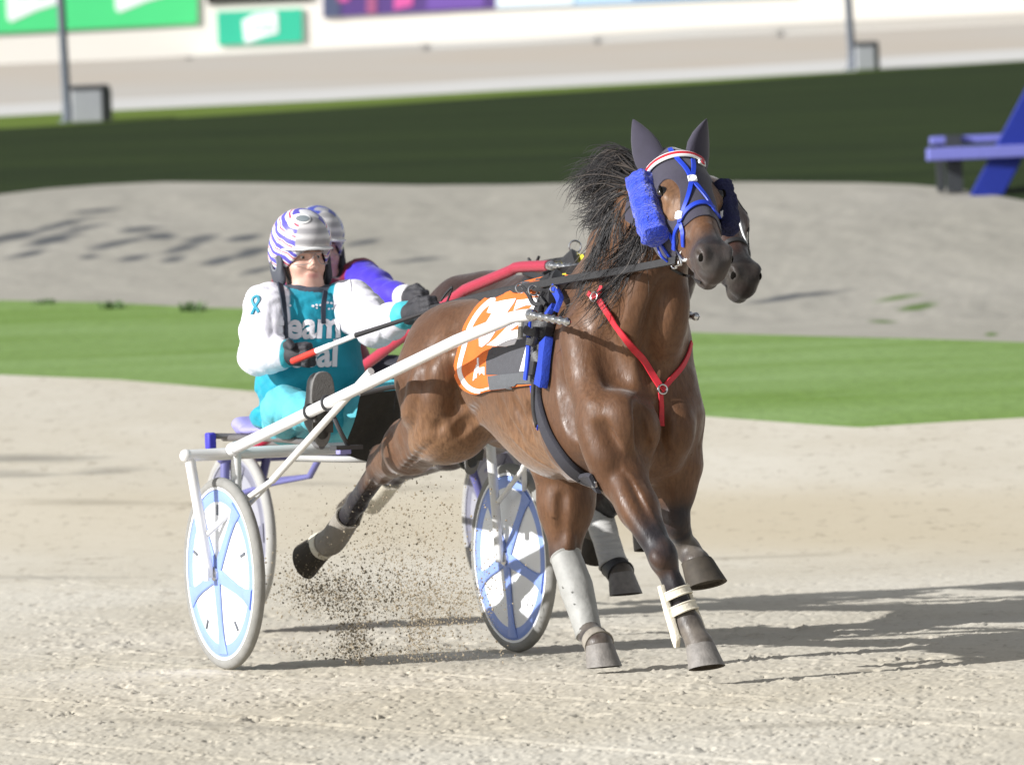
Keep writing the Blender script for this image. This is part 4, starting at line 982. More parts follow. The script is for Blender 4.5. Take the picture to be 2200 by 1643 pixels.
# saddle, pads, girth
mb = MB()
def pxs(name, pts, m, w, off, t, surf=None):
    P, Nn = (surf or SC).line(pts, off, 6); mb = MB(); mb.strap(P, Nn, w, t); return mb.build(name, m, TA)
pxs('saddle_pad', [(1186, 735), (1183, 770), (1179, 800), (1174, 830)], M_bluepad, .072, .022, .024)
pxs('saddle_tree', [(1190, 606), (1188, 640), (1184, 690), (1180, 735)], M_blkst, .085, .020, .024)
pxs('saddle_flap', [(1184, 612), (1176, 650), (1170, 690), (1168, 730), (1163, 768), (1160, 808)], M_blkst, .05, .036, .010)
pxs('billet_strap', [(1152, 700), (1150, 740), (1147, 780), (1144, 815)], M_bluest, .022, .030, .006)
pxs('billet_strap', [(1146, 826), (1150, 860), (1154, 895), (1160, 920)], M_bluest, .018, .008, .005, SA0)
pxs('girth', [(1160, 800), (1160, 840), (1164, 880), (1176, 920), (1195, 958), (1222, 995), (1254, 1022), (1284, 1036)], M_girth, np.linspace(.045, .078, 43), .012, .012, SA0)
pxs('girth_strap', [(1160, 815), (1158, 850), (1160, 885), (1166, 912)], M_blkst, .026, .024, .006, SA0)
c, n_ = SA0.hit(1282, 1037); mb = MB(); mb.ring(c + n_ * .01, n_, .013, .003); mb.box(c + n_ * .012, (unit(np.cross(n_, [0, 0, 1])), [0, 0, 1], n_), (.016, .010, .003)); mb.build('girth_buckle', M_metal, TA)
c, n_ = SC.hit(1158, 778); mb = MB(); e1 = unit(np.cross(n_, [0, 0, 1])); e2 = np.cross(n_, e1); mb.box(c + n_ * .045, (e1, e2, n_), (.030, .012, .006)); mb.build('girth_buckle', M_blkst, TA, bevel=.003)
for q, R_ in (((1168, 640), .018), ((1214, 632), .012), ((1140, 636), .016)):
    mb = MB(); c, n_ = SC.hit(*q); mb.ring(c + n_ * .05, F_LOC * .9 + n_ * .3, R_, .0035); mb.tube([c + n_ * .02, c + n_ * (.052 - R_)], .006, 8); mb.build('terret_ring', M_metal, TA)
for pts in ([(1142, 632), (1160, 652), (1172, 668), (1180, 690)], [(1190, 640), (1182, 660), (1176, 690)], [(1166, 634), (1186, 652), (1196, 664)]): pxs('harness_strap', pts, M_blkst, .016, .05, .006)
pxs('tug_strap', [(1150, 690), (1148, 712), (1145, 735)], mat('grey_tug', (.33, .32, .29), .6), .024, .058, .008)
pxs('quick_hitch', [(1156, 715), (1168, 722), (1180, 718), (1176, 742), (1160, 738)], M_blkst, .030, .055, .012)
pxs('pad_fold', [(1206, 626), (1216, 640), (1222, 655), (1214, 676)], M_bluepad, .030, .035, .014)
pxs('pad_fold', [(1196, 690), (1206, 676), (1214, 668)], M_bluepad, .026, .045, .014)

# ================================================================== sulkies
def sulky(rig, T, c, tipL, tip_in, near_px=None):
    """c: materials dict. Axle across s = -.08; wheels at l = +-.62"""
    R_, hz = .37, .372
    for e in (-1, 1):
        wl = e * .615; ws = -.085
        # wheel
        axis = np.array([0., e, 0.]); cw = np.array([ws, wl, hz])
        we = bpy.data.objects.new('wheel', None); COL.objects.link(we); we.parent = T.e; we.location = cw - T.org
        class _P(Thing):
            def __init__(s): s.e = we; s.org = cw
        W_ = _P()
        mb = MB(); k = 14; rt = .0235
        mb.lathe(cw, axis, [(rt * .95 * sin(2 * pi * j / k), R_ - rt + rt * cos(2 * pi * j / k)) for j in range(k)], 72, closed=True); mb.build('tyre', c['tyre'], W_)
        mb = MB(); mb.lathe(cw, axis, [(-.018, R_ - .047), (-.018, R_ - .036), (.018, R_ - .036), (.018, R_ - .047)], 72, closed=True); mb.build('rim', c['disc'], W_)
        mb = MB(); mb.lathe(cw, axis, [(-.030, .001), (-.026, .06), (-.012, R_ - .05), (.012, R_ - .05), (.026, .06), (.030, .001)], 72); mb.build('disc', c['disc'], W_)
        m1 = MB()
        for sd_ in (-1, 1):
            m1.lathe(cw, axis, [(sd_ * .0125, R_ - .048), (sd_ * .0155, R_ - .052), (sd_ * .0165, R_ - .088), (sd_ * .0145, R_ - .094)], 72)
            m1.f = m1.f[:-2]; m1.mi = m1.mi[:-2]
            for q in range(5):
                a0 = radians(c['ang'] + 72 * q); d = np.array([cos(a0), 0, sin(a0)]); tt = np.array([-sin(a0), 0, cos(a0)])
                pr = np.linspace(.02, R_ - .06, 12); P = [cw + d * r_ + axis * sd_ * (.034 - (r_ / R_) * .0185) for r_ in pr]
                m1.strap(P, axis * sd_, np.interp(pr, [.02, .06, .18, R_ - .12, R_ - .06], [.06, .052, .040, .046, .085]), .005)
        m1.build('spoke_star', c['spoke'], W_)
        for q in range(5):
            m2 = MB(); a0 = radians(c['ang'] + 36 + 72 * q); d = np.array([cos(a0), 0, sin(a0)])
            m2.strap([cw + d * .225 + axis * .0195, cw + d * .265 + axis * .0175], axis, .011, .004)
            m2.build('vent_slot', c['slot'], W_)
        mb = MB(); mb.lathe(cw, axis, [(-.05, .012), (-.045, .028), (.045, .028), (.05, .012)], 24); mb.tube([cw - axis * .075, cw + axis * .075], .009, 12); mb.build('hub', c['metal'], W_)
        # fork legs and braces
        az, aw = c.get('az', .83), c.get('aw', .735); top = np.array([-.10, e * aw, az]); ti = np.array([-.10, e * (aw - .195), az])
        ho = cw + axis * .062; hi = cw - axis * .062
        m = MB(); m.tube([top, ho + np.array([0, e * .004, .03]), ho - np.array([0, 0, .015])], [.021, .019, .017], 14); m.build('fork_leg', c['frame'], T)
        m = MB(); m.tube([ti, hi + np.array([0, 0, .03]), hi - np.array([0, 0, .015])], [.020, .018, .016], 14); m.build('fork_leg', c['frame'], T)
        m = MB(); m.box(ho + np.array([0, e * .012, 0]), np.eye(3), (.018, .006, .026)); m.build('axle_plate', c['frame'], T, bevel=.003)
        jn = c['joint'] * np.array([1, -e, 1]); sh = c['brace_top'] * np.array([1, -e, 1])
        m = MB(); m.tube(catmull([sh, jn], 6), .0145, 12); m.build('brace', c['frame'], T)
        m = MB(); m.tube(catmull([jn, jn * .5 + (ho + np.array([0, 0, .16])) * .5 + np.array([0, 0, .008]), ho + np.array([0, e * .006, .15])], 5), .0115, 10); m.tube([jn, hi + np.array([.01, 0, .22])], .0105, 10); m.build('brace', c['frame'], T)
        # shafts
        fo = np.array([0, 0, 0]) if e < 0 else c.get('far', np.array([-.16, -.13, .0])); s0 = np.array([-.09, e * .56, az + .015]); s1 = c['s_mid'] * np.array([1, -e, 1]) + fo * .5; s2 = c['s_bend'] * np.array([1, -e, 1]) + fo; s3 = c['s_end'] * np.array([1, -e, 1]) + fo; s4 = c['s_tip'] * np.array([1, -e, 1]) + fo
        m = MB(); P = np.vstack([catmull([s0, s1], 8)[:-1], catmull([s1, s2 * .8 + s1 * .2, s2, s3], 6)]); m.tube(P, .0225, 16)
        m.tube([s0 * 1.0, s0 + (s1 - s0) * .02], .027, 16); m.build('shaft', c['shaft'], T)
        m = MB(); d = unit(s4 - s3); Ln = np.linalg.norm(s4 - s3)
        prof = [(-.005, .020), (.025, .020), (.028, .012)]
        for q in range(6): h0 = .03 + (Ln - .045) * q / 5; prof += [(h0, .011), (h0 + .004, .0155), (h0 + .012, .0155), (h0 + .016, .011)]
        prof += [(Ln - .004, .014), (Ln + .004, .004)]
        m.lathe(s3, d, prof, 18); m.build('shaft_tip', c['metal'], T)
        # foot rest and clamp rings
        for tq in (.36, .44):
            pc = s0 * (1 - tq) + s1 * tq if True else s0; m = MB(); m.ring(pc, unit(s1 - s0), .028, .005); m.build('clamp', c['dark'], T)
        m = MB(); f0 = s0 * .56 + s1 * .44; m.tube(catmull([f0, f0 + np.array([.03, -e * .03, -.10]), f0 + np.array([.0, -e * .08, -.17])], 5), .009, 8); m.box(f0 + np.array([.0, -e * .07, -.17]), np.eye(3), (.03, .055, .008)); m.build('stirrup', c['dark'], T)
    m = MB(); P = catmull([np.array([-.10, -aw - .01, az]), np.array([-.12, -.4, az]), np.array([-.13, 0, az]), np.array([-.12, .4, az]), np.array([-.10, aw + .01, az])], 8); m.tube(P, .0235, 16); 
    m.ball((-.10, -aw - .013, az), .026); m.ball((-.10, aw + .013, az), .026); m.build('arch', c['frame'], T)
    m = MB(); m.tube(catmull([(-.10, -.30, .80), (.02, 0, .785), (-.10, .30, .80)], 8), .013, 10); m.build('cross_tube', c['frame'], T)
    # seat on two rails
    for e in (-1, 1):
        m = MB(); m.tube(catmull([(-.05, e * .20, az + .015), (-.45, e * .19, az + .04), (-1.02, e * .20, az + .045)], 6), .014, 10); m.build('seat_rail', c['rail'], T)
    if not c.get('plain'):
     m = MB(); m.tube(catmull([(-.98, -.265, .885), (-.92, 0, .875), (-.98, .265, .885)], 8), .012, 10); m.build('seat_rail', c['rail'], T)
    for e in (() if c.get('plain') else (-1, 1)):
        m = MB(); m.box((-.98, e * .275, .865), np.eye(3), (.022, .018, .034)); m.build('end_cap', c['cap'], T, bevel=.008)
    S = SDF(); S.el((-.78, 0, az + .075), (.22, .22, .036), .02); S.rc((-.97, -.15, az + .095), (-.97, .15, az + .095), .03, .03, .06)
    v, q = S.mesh(.010); mesh_obj('seat', v, q, c['seat'], T)
def shaft_pts(rig, pts): return [rig.Q(*p) for p in pts]
CW = dict(frame=mat('white_frame_paint', (.72, .715, .70), .32, var=.04, vscale=6, coat=.3), shaft=mat('white_shaft_paint', (.76, .755, .76), .28, var=.03, vscale=6, coat=.3), tyre=mat('grey_tyre', (.235, .23, .215), .85, var=.15, vscale=20, bump=.1, bscale=60),
          disc=mat('white_disc', (.80, .81, .83), .35, var=.02, vscale=5), spoke=mat('wheel_blue', (.23, .33, .72), .45, var=.08, vscale=8), slot=mat('slot_grey', (.12, .13, .15), .6), metal=M_metal, dark=mat('dark_fitting', (.06, .06, .065), .5, .3),
          rail=mat('grey_rail', (.16, .15, .15), .45, .3), cap=mat('cap_blue', (.045, .04, .42), .6), seat=mat('lilac_seat', (.30, .28, .58), .7, var=.06, vscale=20, bump=.1, bscale=120), ang=-90,
          joint=A.Q(585, 1032, -.53), brace_top=A.Q(797, 797, -.44), s_mid=A.Q(980, 732, -.38), s_bend=A.Q(1105, 681, -.36), s_end=A.Q(1140, 676, -.36), s_tip=A.Q(1220, 692, -.36))
TS = Thing('sulky', 'white two wheeled sulky with blue spoked disc wheels, carrying the driver in teal', 'sulky', A, (-.08, 0, 0), 'racing sulkies')
sulky(A, TS, CW, None, None)
# black dust sheet stretched between shaft and arch
def sheet(rig, T, quad, s_pl, m, name):
    C_ = [rig.Qs(x, y, s_pl + ds) for x, y, ds in quad]; mb = MB(); n = 18; V = []
    for i in range(n + 1):
        for j in range(n + 1):
            u, v = i / n, j / n; p = C_[0] * (1 - u) * (1 - v) + C_[1] * u * (1 - v) + C_[2] * u * v + C_[3] * (1 - u) * v
            V.append(p + np.array([.018 * sin(u * 9 + v * 4) * sin(v * pi) - .03 * sin(u * pi) * sin(v * pi), 0, -.03 * sin(u * pi) * (v > .99)]))
    Fc = [[i * (n + 1) + j, i * (n + 1) + j + 1, (i + 1) * (n + 1) + j + 1, (i + 1) * (n + 1) + j] for i in range(n) for j in range(n)]
    k = len(V); V = V + [p - np.array([.006, 0, 0]) for p in V]; Fc = Fc + [[i + k for i in f][::-1] for f in Fc]
    mb.add(V, Fc); return mb.build(name, m, T)
sheet(A, TS, [(776, 846, .06), (905, 832, .06), (905, 986, 0), (738, 974, 0)], .10, mat('dust_sheet', (.038, .034, .028), .85, var=.2, vscale=12, bump=.15, bscale=60), 'dust_sheet')
m = MB(); m.tube(catmull([A.Qs(772, 846, .16), A.Qs(840, 832, .16), A.Qs(900, 828, .16)], 5), .010, 8); m.build('sheet_rail', CW['rail'], TS)
m = MB(); m.box(A.Qs(738, 968, .1), np.eye(3), (.02, .025, .014)); m.build('end_cap', CW['seat'], TS, bevel=.004)
# second sulky: blue frame, dark red shafts
CB = dict(CW); CB.update(frame=mat('blue_frame_paint', (.12, .12, .30), .35, var=.05, coat=.3), shaft=mat('red_shaft_paint', (.36, .02, .05), .35, var=.06, coat=.3), disc=mat('grey_disc', (.30, .30, .34), .5, var=.05), tyre=mat('pale_tyre', (.34, .335, .32), .85, var=.1), spoke=mat('disc_lines', (.17, .17, .22), .5), seat=mat('black_seat', (.03, .03, .035), .7), ang=-70, az=.70, aw=.66, plain=True,
          joint=np.array([.50, -.53, .62]), brace_top=np.array([.95, -.44, 1.08]), s_mid=B.Q(1000, 622, -.38), s_bend=B.Q(1115, 574, -.36), s_end=B.Q(1180, 571, -.36), s_tip=B.Q(1252, 575, -.36))
TS2 = Thing('sulky', 'dark red shafted sulky with a blue frame, half hidden behind the white one', 'sulky', B, (-.08, 0, 0), 'racing sulkies')
sulky(B, TS2, CB, None, None)

# ================================================================== far horse (mostly hidden behind the near one)
H2 = B.shift(.32, -.05, .0)
Q2 = H2.Q
def off(d): return np.array(d, float)
P0b = Q2(1522, 392, .12); P1b = Q2(1612, 592, -.02)
_best = min((abs(np.linalg.norm(Q2(1612, 594, l) - P0b) - .605), l) for l in np.linspace(-.15, .35, 501)); P1b = Q2(1612, 594, _best[1])
hmB = head_frame(P0b, P1b)
poseB = dict(poll=P0b, hm=hmB, croup=.06,
    crest=[off((1.98, 0, 1.38)), off((2.24, .03, 1.52)), off((2.46, .07, 1.62)), P0b + off((-.10, 0, -.04))],
    neck0=off((2.27, 0, 1.10)), neck1=off((2.44, .05, 1.36)), neck2=P0b + off((-.10, 0, -.16)),
    legs=[
        dict(name='RF', fore=True, side=-1, J=[off((2.28, -.13, .76)), off((2.46, -.12, .55)), off((2.24, -.12, .44)), off((2.16, -.12, .38))]),
        dict(name='LF', fore=True, side=1, J=[off((2.24, .11, .76)), off((2.44, .12, .56)), off((2.22, .12, .45)), off((2.14, .12, .39))]),
        dict(name='RH', fore=False, side=-1, J=[off((1.0, -.14, 1.1)), Q2(1278, 1000, -.14), Q2(1278, 1085, -.14) + off((0, 0, .02)), Q2(1318, 1212, -.14), Q2(1334, 1232, -.14)], hockdir=off((-.95, 0, .3))),
        dict(name='LH', fore=False, side=1, J=[off((1.0, .14, 1.1)), off((.90, .15, .86)), Q2(850, 1010, .10), Q2(795, 1078, .10), Q2(765, 1078, .10)], hockdir=off((-.5, 0, .85)))])
VB, QB, HB = sculpt_horse(poseB, .011); poseB['H'] = HB
TB = Thing('horse', 'darker brown horse almost hidden behind the bay one, only muzzle, back and legs showing', 'horse', H2, (1.75, 0, 0))
gB = []
for i in range(26):
    t = i / 25; p = poseB['crest'][1] * (1 - t) + (P0b + off((-.05, 0, .02))) * t
    gB.append([p, p + off((-.08, .03 * sin(i), .03)), p + off((-.16, -.03, -.04)), p + off((-.22, -.06, -.14))])
tailB = [[np.array([.66, s_ * .02, 1.30]), np.array([.54, s_ * .05, 1.22]), np.array([.42, .02 + s_ * .05, 1.05]), np.array([.34, .02 + s_ * .06, .80])] for s_ in (-1, 0, 1)]
horse_common(TB, VB, QB, poseB, M_brown, gB, tailB, 24)
for e in (-1, 1):
    b0 = HB(-.01, e * .05, -.03); ear_mesh(b0, b0 + off((-.13, -.01 + e * .01, .06)), unit(off((.8, e * .5, .3))), .038, M_brown, TB)
JB = {l['name']: l['J'] for l in poseB['legs']}
hoof(TB, JB['RF'][3], (-.5, 0, -.8), (.5, 0, -.8), M_hoofd); hoof(TB, JB['LF'][3], (.2, 0, -1), (1, 0, .2), M_hoof)
hoof(TB, JB['RH'][4], (.12, 0, -1), (1, 0, .2), M_hoof, 1.0); hoof(TB, JB['LH'][4], (-.95, 0, -.2), (-.2, 0, -1), M_hoofd, .95)
sleeve(TB, 'leg_bandage', [JB['RH'][2] + off((0, 0, -.01)), JB['RH'][2] * .5 + JB['RH'][3] * .5, JB['RH'][3]], [.058, .060, .056, .054, .058], M_band, wrap=.02)
sleeve(TB, 'pastern_band', [JB['RH'][3] + off((.0, 0, -.004)), JB['RH'][4]], [.054, .056], M_blkst, lip=.004)
sleeve(TB, 'leg_boot', [JB['LH'][2] * .75 + JB['LH'][3] * .25, JB['LH'][3]], [.058, .062, .056], M_cream)
SB = Surf(H2, (VB, QB))
def hp(*a): return SB.t.find_nearest(Vector(HB(*a)))
def head_strap(name, pts, m, w, of=.005):
    P, Nn = [], []
    for a in catmull(pts, 5):
        r = SB.t.find_nearest(Vector(HB(*a))); P.append(np.array(r[0]) + np.array(r[1]) * of); Nn.append(np.array(r[1]))
    mb = MB(); mb.strap(P, Nn, w, .004); return mb.build(name, m, TB)
M_brid = mat('black_white_bridle', (.04, .035, .035), .5)
head_strap('noseband', [(.40, -.07, -.05), (.40, -.03, .03), (.40, .03, .03), (.40, .08, -.05)], M_blkst, .022)
head_strap('bridle_strap', [(.0, .085, 0), (.12, .10, -.01), (.25, .09, -.04), (.40, .07, -.08), (.50, .06, -.1)], M_blkst, .020)
head_strap('bridle_strap', [(.06, .03, .05), (.18, .045, .06), (.30, .05, .05), (.40, .06, .02)], M_white, .010)
mb = MB(); mb.ring(HB(.50, -.07, -.085), (.4, -1, .1), .020, .004); mb.build('bit_ring', M_metal, TB)
mb = MB(); mb.ring(HB(.50, .07, -.085), (.4, 1, .1), .020, .004); mb.build('bit_ring', M_metal, TB)
# saddle, yellow cloth
Mye = mat('cloth_yellow', (.62, .55, .03), .85, var=.1, bump=.2, bscale=40)
V, Fc = SB.decal([[(1160, 560), (1180, 610), (1280, 640), (1300, 600), (1260, 552), (1200, 546)]], .018, 8, .010)
mb = MB(); mb.add(V, Fc); mb.build('saddlecloth', Mye, TB)
SB2 = Surf(H2, (V, Fc), (VB, QB))
def sb(name, pts, m, w, of, t):
    P, Nn = SB2.line(pts, of, 6); mb = MB(); mb.strap(P, Nn, w, t); return mb.build(name, m, TB)
sb('saddle_pad', [(1224, 548), (1240, 580), (1250, 620)], M_blkst, .07, .025, .02)
sb('harness_strap', [(1120, 548), (1160, 552), (1200, 550), (1225, 552)], M_blkst, .03, .012, .01)
sb('harness_strap', [(1132, 590), (1160, 600), (1200, 602), (1240, 600)], M_blkst, .03, .014, .01)
sb('harness_strap', [(1130, 605), (1165, 622), (1200, 630)], M_blkst, .02, .016, .008)
sb('pad_tab', [(1252, 582), (1268, 580)], M_bluest, .04, .03, .012)
c, n_ = SB2.hit(1236, 548); mb = MB(); mb.ring(c + np.array([0, 0, .035]), (.9, -.3, 0), .024, .004); mb.build('terret_ring', M_metal, TB)
mb = MB(); c, n_ = SB.hit(1143, 560); mb.box(c + np.array([0, 0, .02]), np.eye(3), (.025, .02, .016)); mb.tube([c + np.array([0, 0, .02]), c + np.array([.05, 0, .06])], .006); mb.tube([c + np.array([0, 0, .02]), c + np.array([-.05, 0, .055])], .006); mb.build('crupper_buckle', M_blkst, TB)

# ================================================================== drivers
M_skin = NT('skin', rough=.5, spec=.4)
_c = M_skin.mix(M_skin.ramp(M_skin.noise(28, 4), .3, .7), (.56, .325, .25), (.63, .40, .32))
_c = M_skin.mix(M_skin.attr('lip'), _c, (.48, .19, .18)); _c = M_skin.mix(M_skin.attr('brow'), _c, (.13, .075, .045))
M_skin.b.inputs['Subsurface Weight'].default_value = .12; M_skin.b.inputs['Subsurface Radius'].default_value = (.012, .005, .003)
M_skin = M_skin.done(_c, M_skin.bump(M_skin.noise(180, 3), .08, .004))
M_black = mat('glove_black', (.028, .027, .032), .7, var=.2, vscale=60, bump=.2, bscale=200)
M_bootb = mat('boot_black', (.018, .018, .018), .45, var=.2, vscale=40); M_solem = mat('boot_sole', (.16, .155, .15), .9, var=.15, vscale=60, bump=.3, bscale=200); M_soled = mat('boot_sole_dark', (.05, .047, .04), .9)
M_lens = mat('clear_lens', (.9, .92, .94), .02, var=0, trans=1.0); M_frame = mat('goggle_frame', (.22, .20, .20), .4)
M_iris = mat('eye_dark', (.03, .025, .02), .15); M_eyew = mat('eye_white', (.62, .58, .55), .3)
def jersey_mat(name, body, sleeve_, cuff):
    m = NT(name, rough=.62, spec=.3); m.b.inputs['Sheen Weight'].default_value = .12
    n1 = m.noise(7, 4); n2 = m.noise(26, 4, (1, 1, .6))
    sh_ = lambda c: m.mix(m.ramp(n1, .3, .7), tuple(x * .86 for x in c), tuple(min(1, x * 1.1) for x in c))
    c = m.mix(m.ramp(m.attr('slv'), -.002, .002), sh_(body), sh_(sleeve_))
    c = m.mix(m.ramp(m.attr('cuff'), -.002, .002), c, sh_(cuff))
    c = m.mix(m.ramp(m.attr('collar'), -.002, .002), c, (.05, .06, .085) if name.startswith('teal') else (.012, .012, .016))
    b = m.bump(n2, .35, .012); return m.done(c, m.bump(m.noise(300, 2), .12, .002, b))
def person(rig, T, p, mats, tag_):
    g = {k: np.asarray(v, float) for k, v in p.items() if not isinstance(v, dict)}
    hc, hm_ = g['head'], head_axes(p['face'], p.get('nod', 0))
    f, l, u = hm_
    def Hh(a, b, c): return hc + (f * a + l * b + u * c) * 1.08      # forward, left, up from the head centre
    # ---- one continuous body (skin)
    S = SDF(); k = .02
    S.el(Hh(-.012, 0, .045), (0.1058, 0.0821, 0.0950), k, hm_); S.el(Hh(.012, 0, -.015), (0.0886, 0.0734, 0.0886), k, hm_)
    S.el(Hh(.045, 0, -.075), (0.0497, 0.0508, 0.0486), .03, hm_); S.el(Hh(.070, 0, -.100), (0.0238, 0.0259, 0.0194), .02, hm_)     # jaw, chin
    for e in (-1, 1):
        S.el(Hh(.052, e * .040, -.030), (0.0367, 0.0281, 0.0281), .02, hm_)                       # cheeks
        S.el(Hh(.078, e * .030, .030), (0.0151, 0.0281, 0.0097), .012, hm_)                       # brow ridge
        S.el(Hh(-.005, e * .076, -.010), (0.0194, 0.0108, 0.0346), .010, hm_)                     # ear
        S.el(Hh(.092, e * .031, .010), (0.0173, 0.0194, 0.0119), .012, hm_, sub=True)             # eye socket
        S.el(Hh(.102, e * .011, -.026), (0.0130, 0.0108, 0.0086), .006, hm_)                      # nostril wing
    S.rc(Hh(.086, 0, .020), Hh(.108, 0, -.020), .009, .012, .012)                           # nose
    S.el(Hh(.092, 0, -.050), (0.0140, 0.0259, 0.0065), .006, hm_); S.el(Hh(.090, 0, -.064), (0.0130, 0.0227, 0.0076), .006, hm_)
    S.el(Hh(.106, 0, -.0565), (0.0130, 0.0259, 0.0019), .004, hm_, sub=True)
    S.rc(Hh(-.02, 0, -.07), g['neck'], .052, .055, .03)
    S.chain([g['neck'], g['chest'], g['belly'], g['pelvis']], [.058, .092, .10, .12], .06)
    for e, s in ((-1, 'r'), (1, 'l')):
        S.chain([g['sh' + s], g['el' + s], g['wr' + s]], [.06, .045, .032], .04); S.rc(g['neck'] + np.array([-.02, e * .03, -.06]), g['sh' + s], .04, .05, .05)
        S.chain([g['hip' + s], g['kn' + s], g['an' + s]], [.085, .058, .042], .05); S.rc(g['an' + s], g['toe' + s], .035, .03, .03)
        S.rc(g['wr' + s], g['wr' + s] * .7 + g['ha' + s] * .3, .028, .016, .02)
    V, Q_ = S.mesh(.0062, None, 1)
    hl_ = (V - hc) @ hm_.T / 1.08
    lip = np.clip(1.3 - np.linalg.norm((hl_ - np.array([.098, 0, -.057])) / np.array([.02, .024, .011]), axis=1), 0, .75)
    brow = np.clip(1.5 - np.minimum(*[np.linalg.norm((hl_ - np.array([.088, e * .032, .033])) / np.array([.02, .024, .007]), axis=1) for e in (-1, 1)]), 0, .75)
    body = mesh_obj('body', V, Q_, M_skin, T, attrs=dict(lip=lip, brow=brow))
    for e in (-1, 1):
        mb = MB(); mb.ball(Hh(.0675, e * .031, .009), .0122, 12); mb.build('eye', M_eyew, T)
        mb = MB(); mb.ball(Hh(.0745, e * .030, .008), .0068, 10); mb.build('iris', M_iris, T)
    # ---- jersey with set folds
    S = SDF(); c_, b_, pe = g['chest'], g['belly'], g['pelvis']
    S.el(c_ + np.array([-.01, 0, -.02]), (.145, .205, .165), .05); S.el(b_, (.155, .205, .17), .08); S.el(b_ * .45 + pe * .55 + np.array([.02, 0, .02]), (.165, .215, .12), .06); S.el(pe + np.array([.03, 0, -.01]), (.18, .225, .10), .06)
    S.rc(g['neck'] + np.array([-.01, 0, -.10]), g['neck'] + np.array([-.005, 0, -.030]), .088, .068, .04)
    for e, s in ((-1, 'r'), (1, 'l')):
        S.rc(g['neck'] + np.array([-.01, e * .06, -.075]), g['sh' + s], .060, .082, .05)
        m_ = g['el' + s]; S.chain([g['sh' + s], g['sh' + s] * .5 + m_ * .5, m_], [.088, .082, .074], .04)
        w = g['wr' + s]; S.chain([m_, m_ * .5 + w * .5, w * .9 + m_ * .1, w], [.074, .064, .050, .044], .03)
    S.el(g['neck'] + np.array([.0, 0, .015]), (.052, .054, .05), .01, sub=True)
    def folds(X, Y, Z):
        x, y, z = X - c_[0], Y - c_[1], Z - c_[2]
        fz = np.sin(z * 34 + 5 * np.abs(y) * 6 + 1.6 * np.sin(y * 21) + x * 8) * np.sin(y * 13 + z * 9 + 1)
        f2 = np.sin(x * 48 + z * 30 + y * 22 + 2 * np.sin(z * 25)) * np.sin(z * 17 - x * 12 + 2)
        cr = (1 - np.abs(np.sin(z * 21 + x * 26 + 1.5 * np.sin(y * 17 + z * 8)))) ** 3 * (.5 + .5 * np.sin(y * 15 - z * 11 + x * 9)); cr2 = (1 - np.abs(np.sin(y * 24 - z * 19 + x * 15 + 1.7 * np.sin(z * 13)))) ** 4 * (.5 + .5 * np.sin(z * 22 + 2))
        a = .0034 * fz + .0022 * f2 + .0085 * cr + .0075 * cr2 - .003 + .0022 * np.sin(x * 90 + y * 40 + 3 * np.sin(z * 33)) * np.sin(z * 55)
        low = np.clip((b_[2] - .02 - Z) / .12, 0, 1)
        return a - low * .012 * np.sin(y * 40 + 2 * np.sin(z * 20))
    VJ, QJ = S.mesh(.0066, folds, 1)
    at_ = {}
    dS = [np.minimum(seg_dist(VJ, g['sh' + s], g['el' + s])[0], seg_dist(VJ, g['el' + s], g['wr' + s])[0]) for s in 'rl']
    y = VJ[:, 1] - c_[1]
    seam = np.abs(y) - .150 - .30 * np.clip(c_[2] + .16 - VJ[:, 2], 0, .4) + .10 * np.clip(VJ[:, 2] - c_[2] - .06, 0, .1)
    arm = np.minimum(dS[0], dS[1])
    below = np.zeros(len(VJ), bool)
    for s in 'rl': below |= (seg_dist(VJ, g['el' + s], g['wr' + s])[0] < .082) 
    slv = np.where(below, .03, np.where(arm < .115, seam, np.minimum(seam, -.01)))
    ax_ = unit(g['ell'] - g['shl']); tl = (VJ - g['shl']) @ ax_; da = np.linalg.norm(VJ - g['shl'] - tl[:, None] * ax_, axis=1)
    slv = np.where((y > .06) & (da < .105) & (tl < .45) & (VJ[:, 2] > c_[2] - .12), np.where(below, .03, tl + p['slv0']['l'] - .5 * np.clip(da - .088, 0, 1)), slv)
    slv = np.full(len(VJ), -.1)
    for s_ in 'rl':
        u_ = unit(g['el' + s_] - g['sh' + s_]); st_ = g['sh' + s_] + u_ * (p['slv0']['l'] * -1 - .005)
        slv = np.maximum(slv, np.maximum(.106 - seg_dist(VJ, st_, g['el' + s_])[0], .094 - seg_dist(VJ, g['el' + s_], g['wr' + s_])[0]))
    cf = np.full(len(VJ), -.05)
    for s in 'rl':
        d, t = seg_dist(VJ, g['el' + s], g['wr' + s] + unit(g['wr' + s] - g['el' + s]) * .05); L_ = np.linalg.norm(g['wr' + s] - g['el' + s]) + .05
        cf = np.maximum(cf, np.where(d < .085, t * L_ - p['cuff'][s], -.05))
    col = VJ[:, 2] - g['neck'][2] + .034
    col = np.where(np.linalg.norm(VJ[:, :2] - g['neck'][:2], axis=1) < .10, col, -.05)
    jer = mesh_obj('jersey', VJ, QJ, mats['jersey'], T, attrs=dict(slv=slv, cuff=cf, collar=col))
    # ---- trousers
    S = SDF(); S.el(pe + np.array([0, 0, -.02]), (.15, .17, .11), .05)
    for e, s in ((-1, 'r'), (1, 'l')):
        S.chain([g['hip' + s], g['hip' + s] * .45 + g['kn' + s] * .55, g['kn' + s]], [.105, .088, .074], .05); S.chain([g['kn' + s], g['kn' + s] * .5 + g['an' + s] * .5, g['an' + s]], [.074, .066, .054], .03)
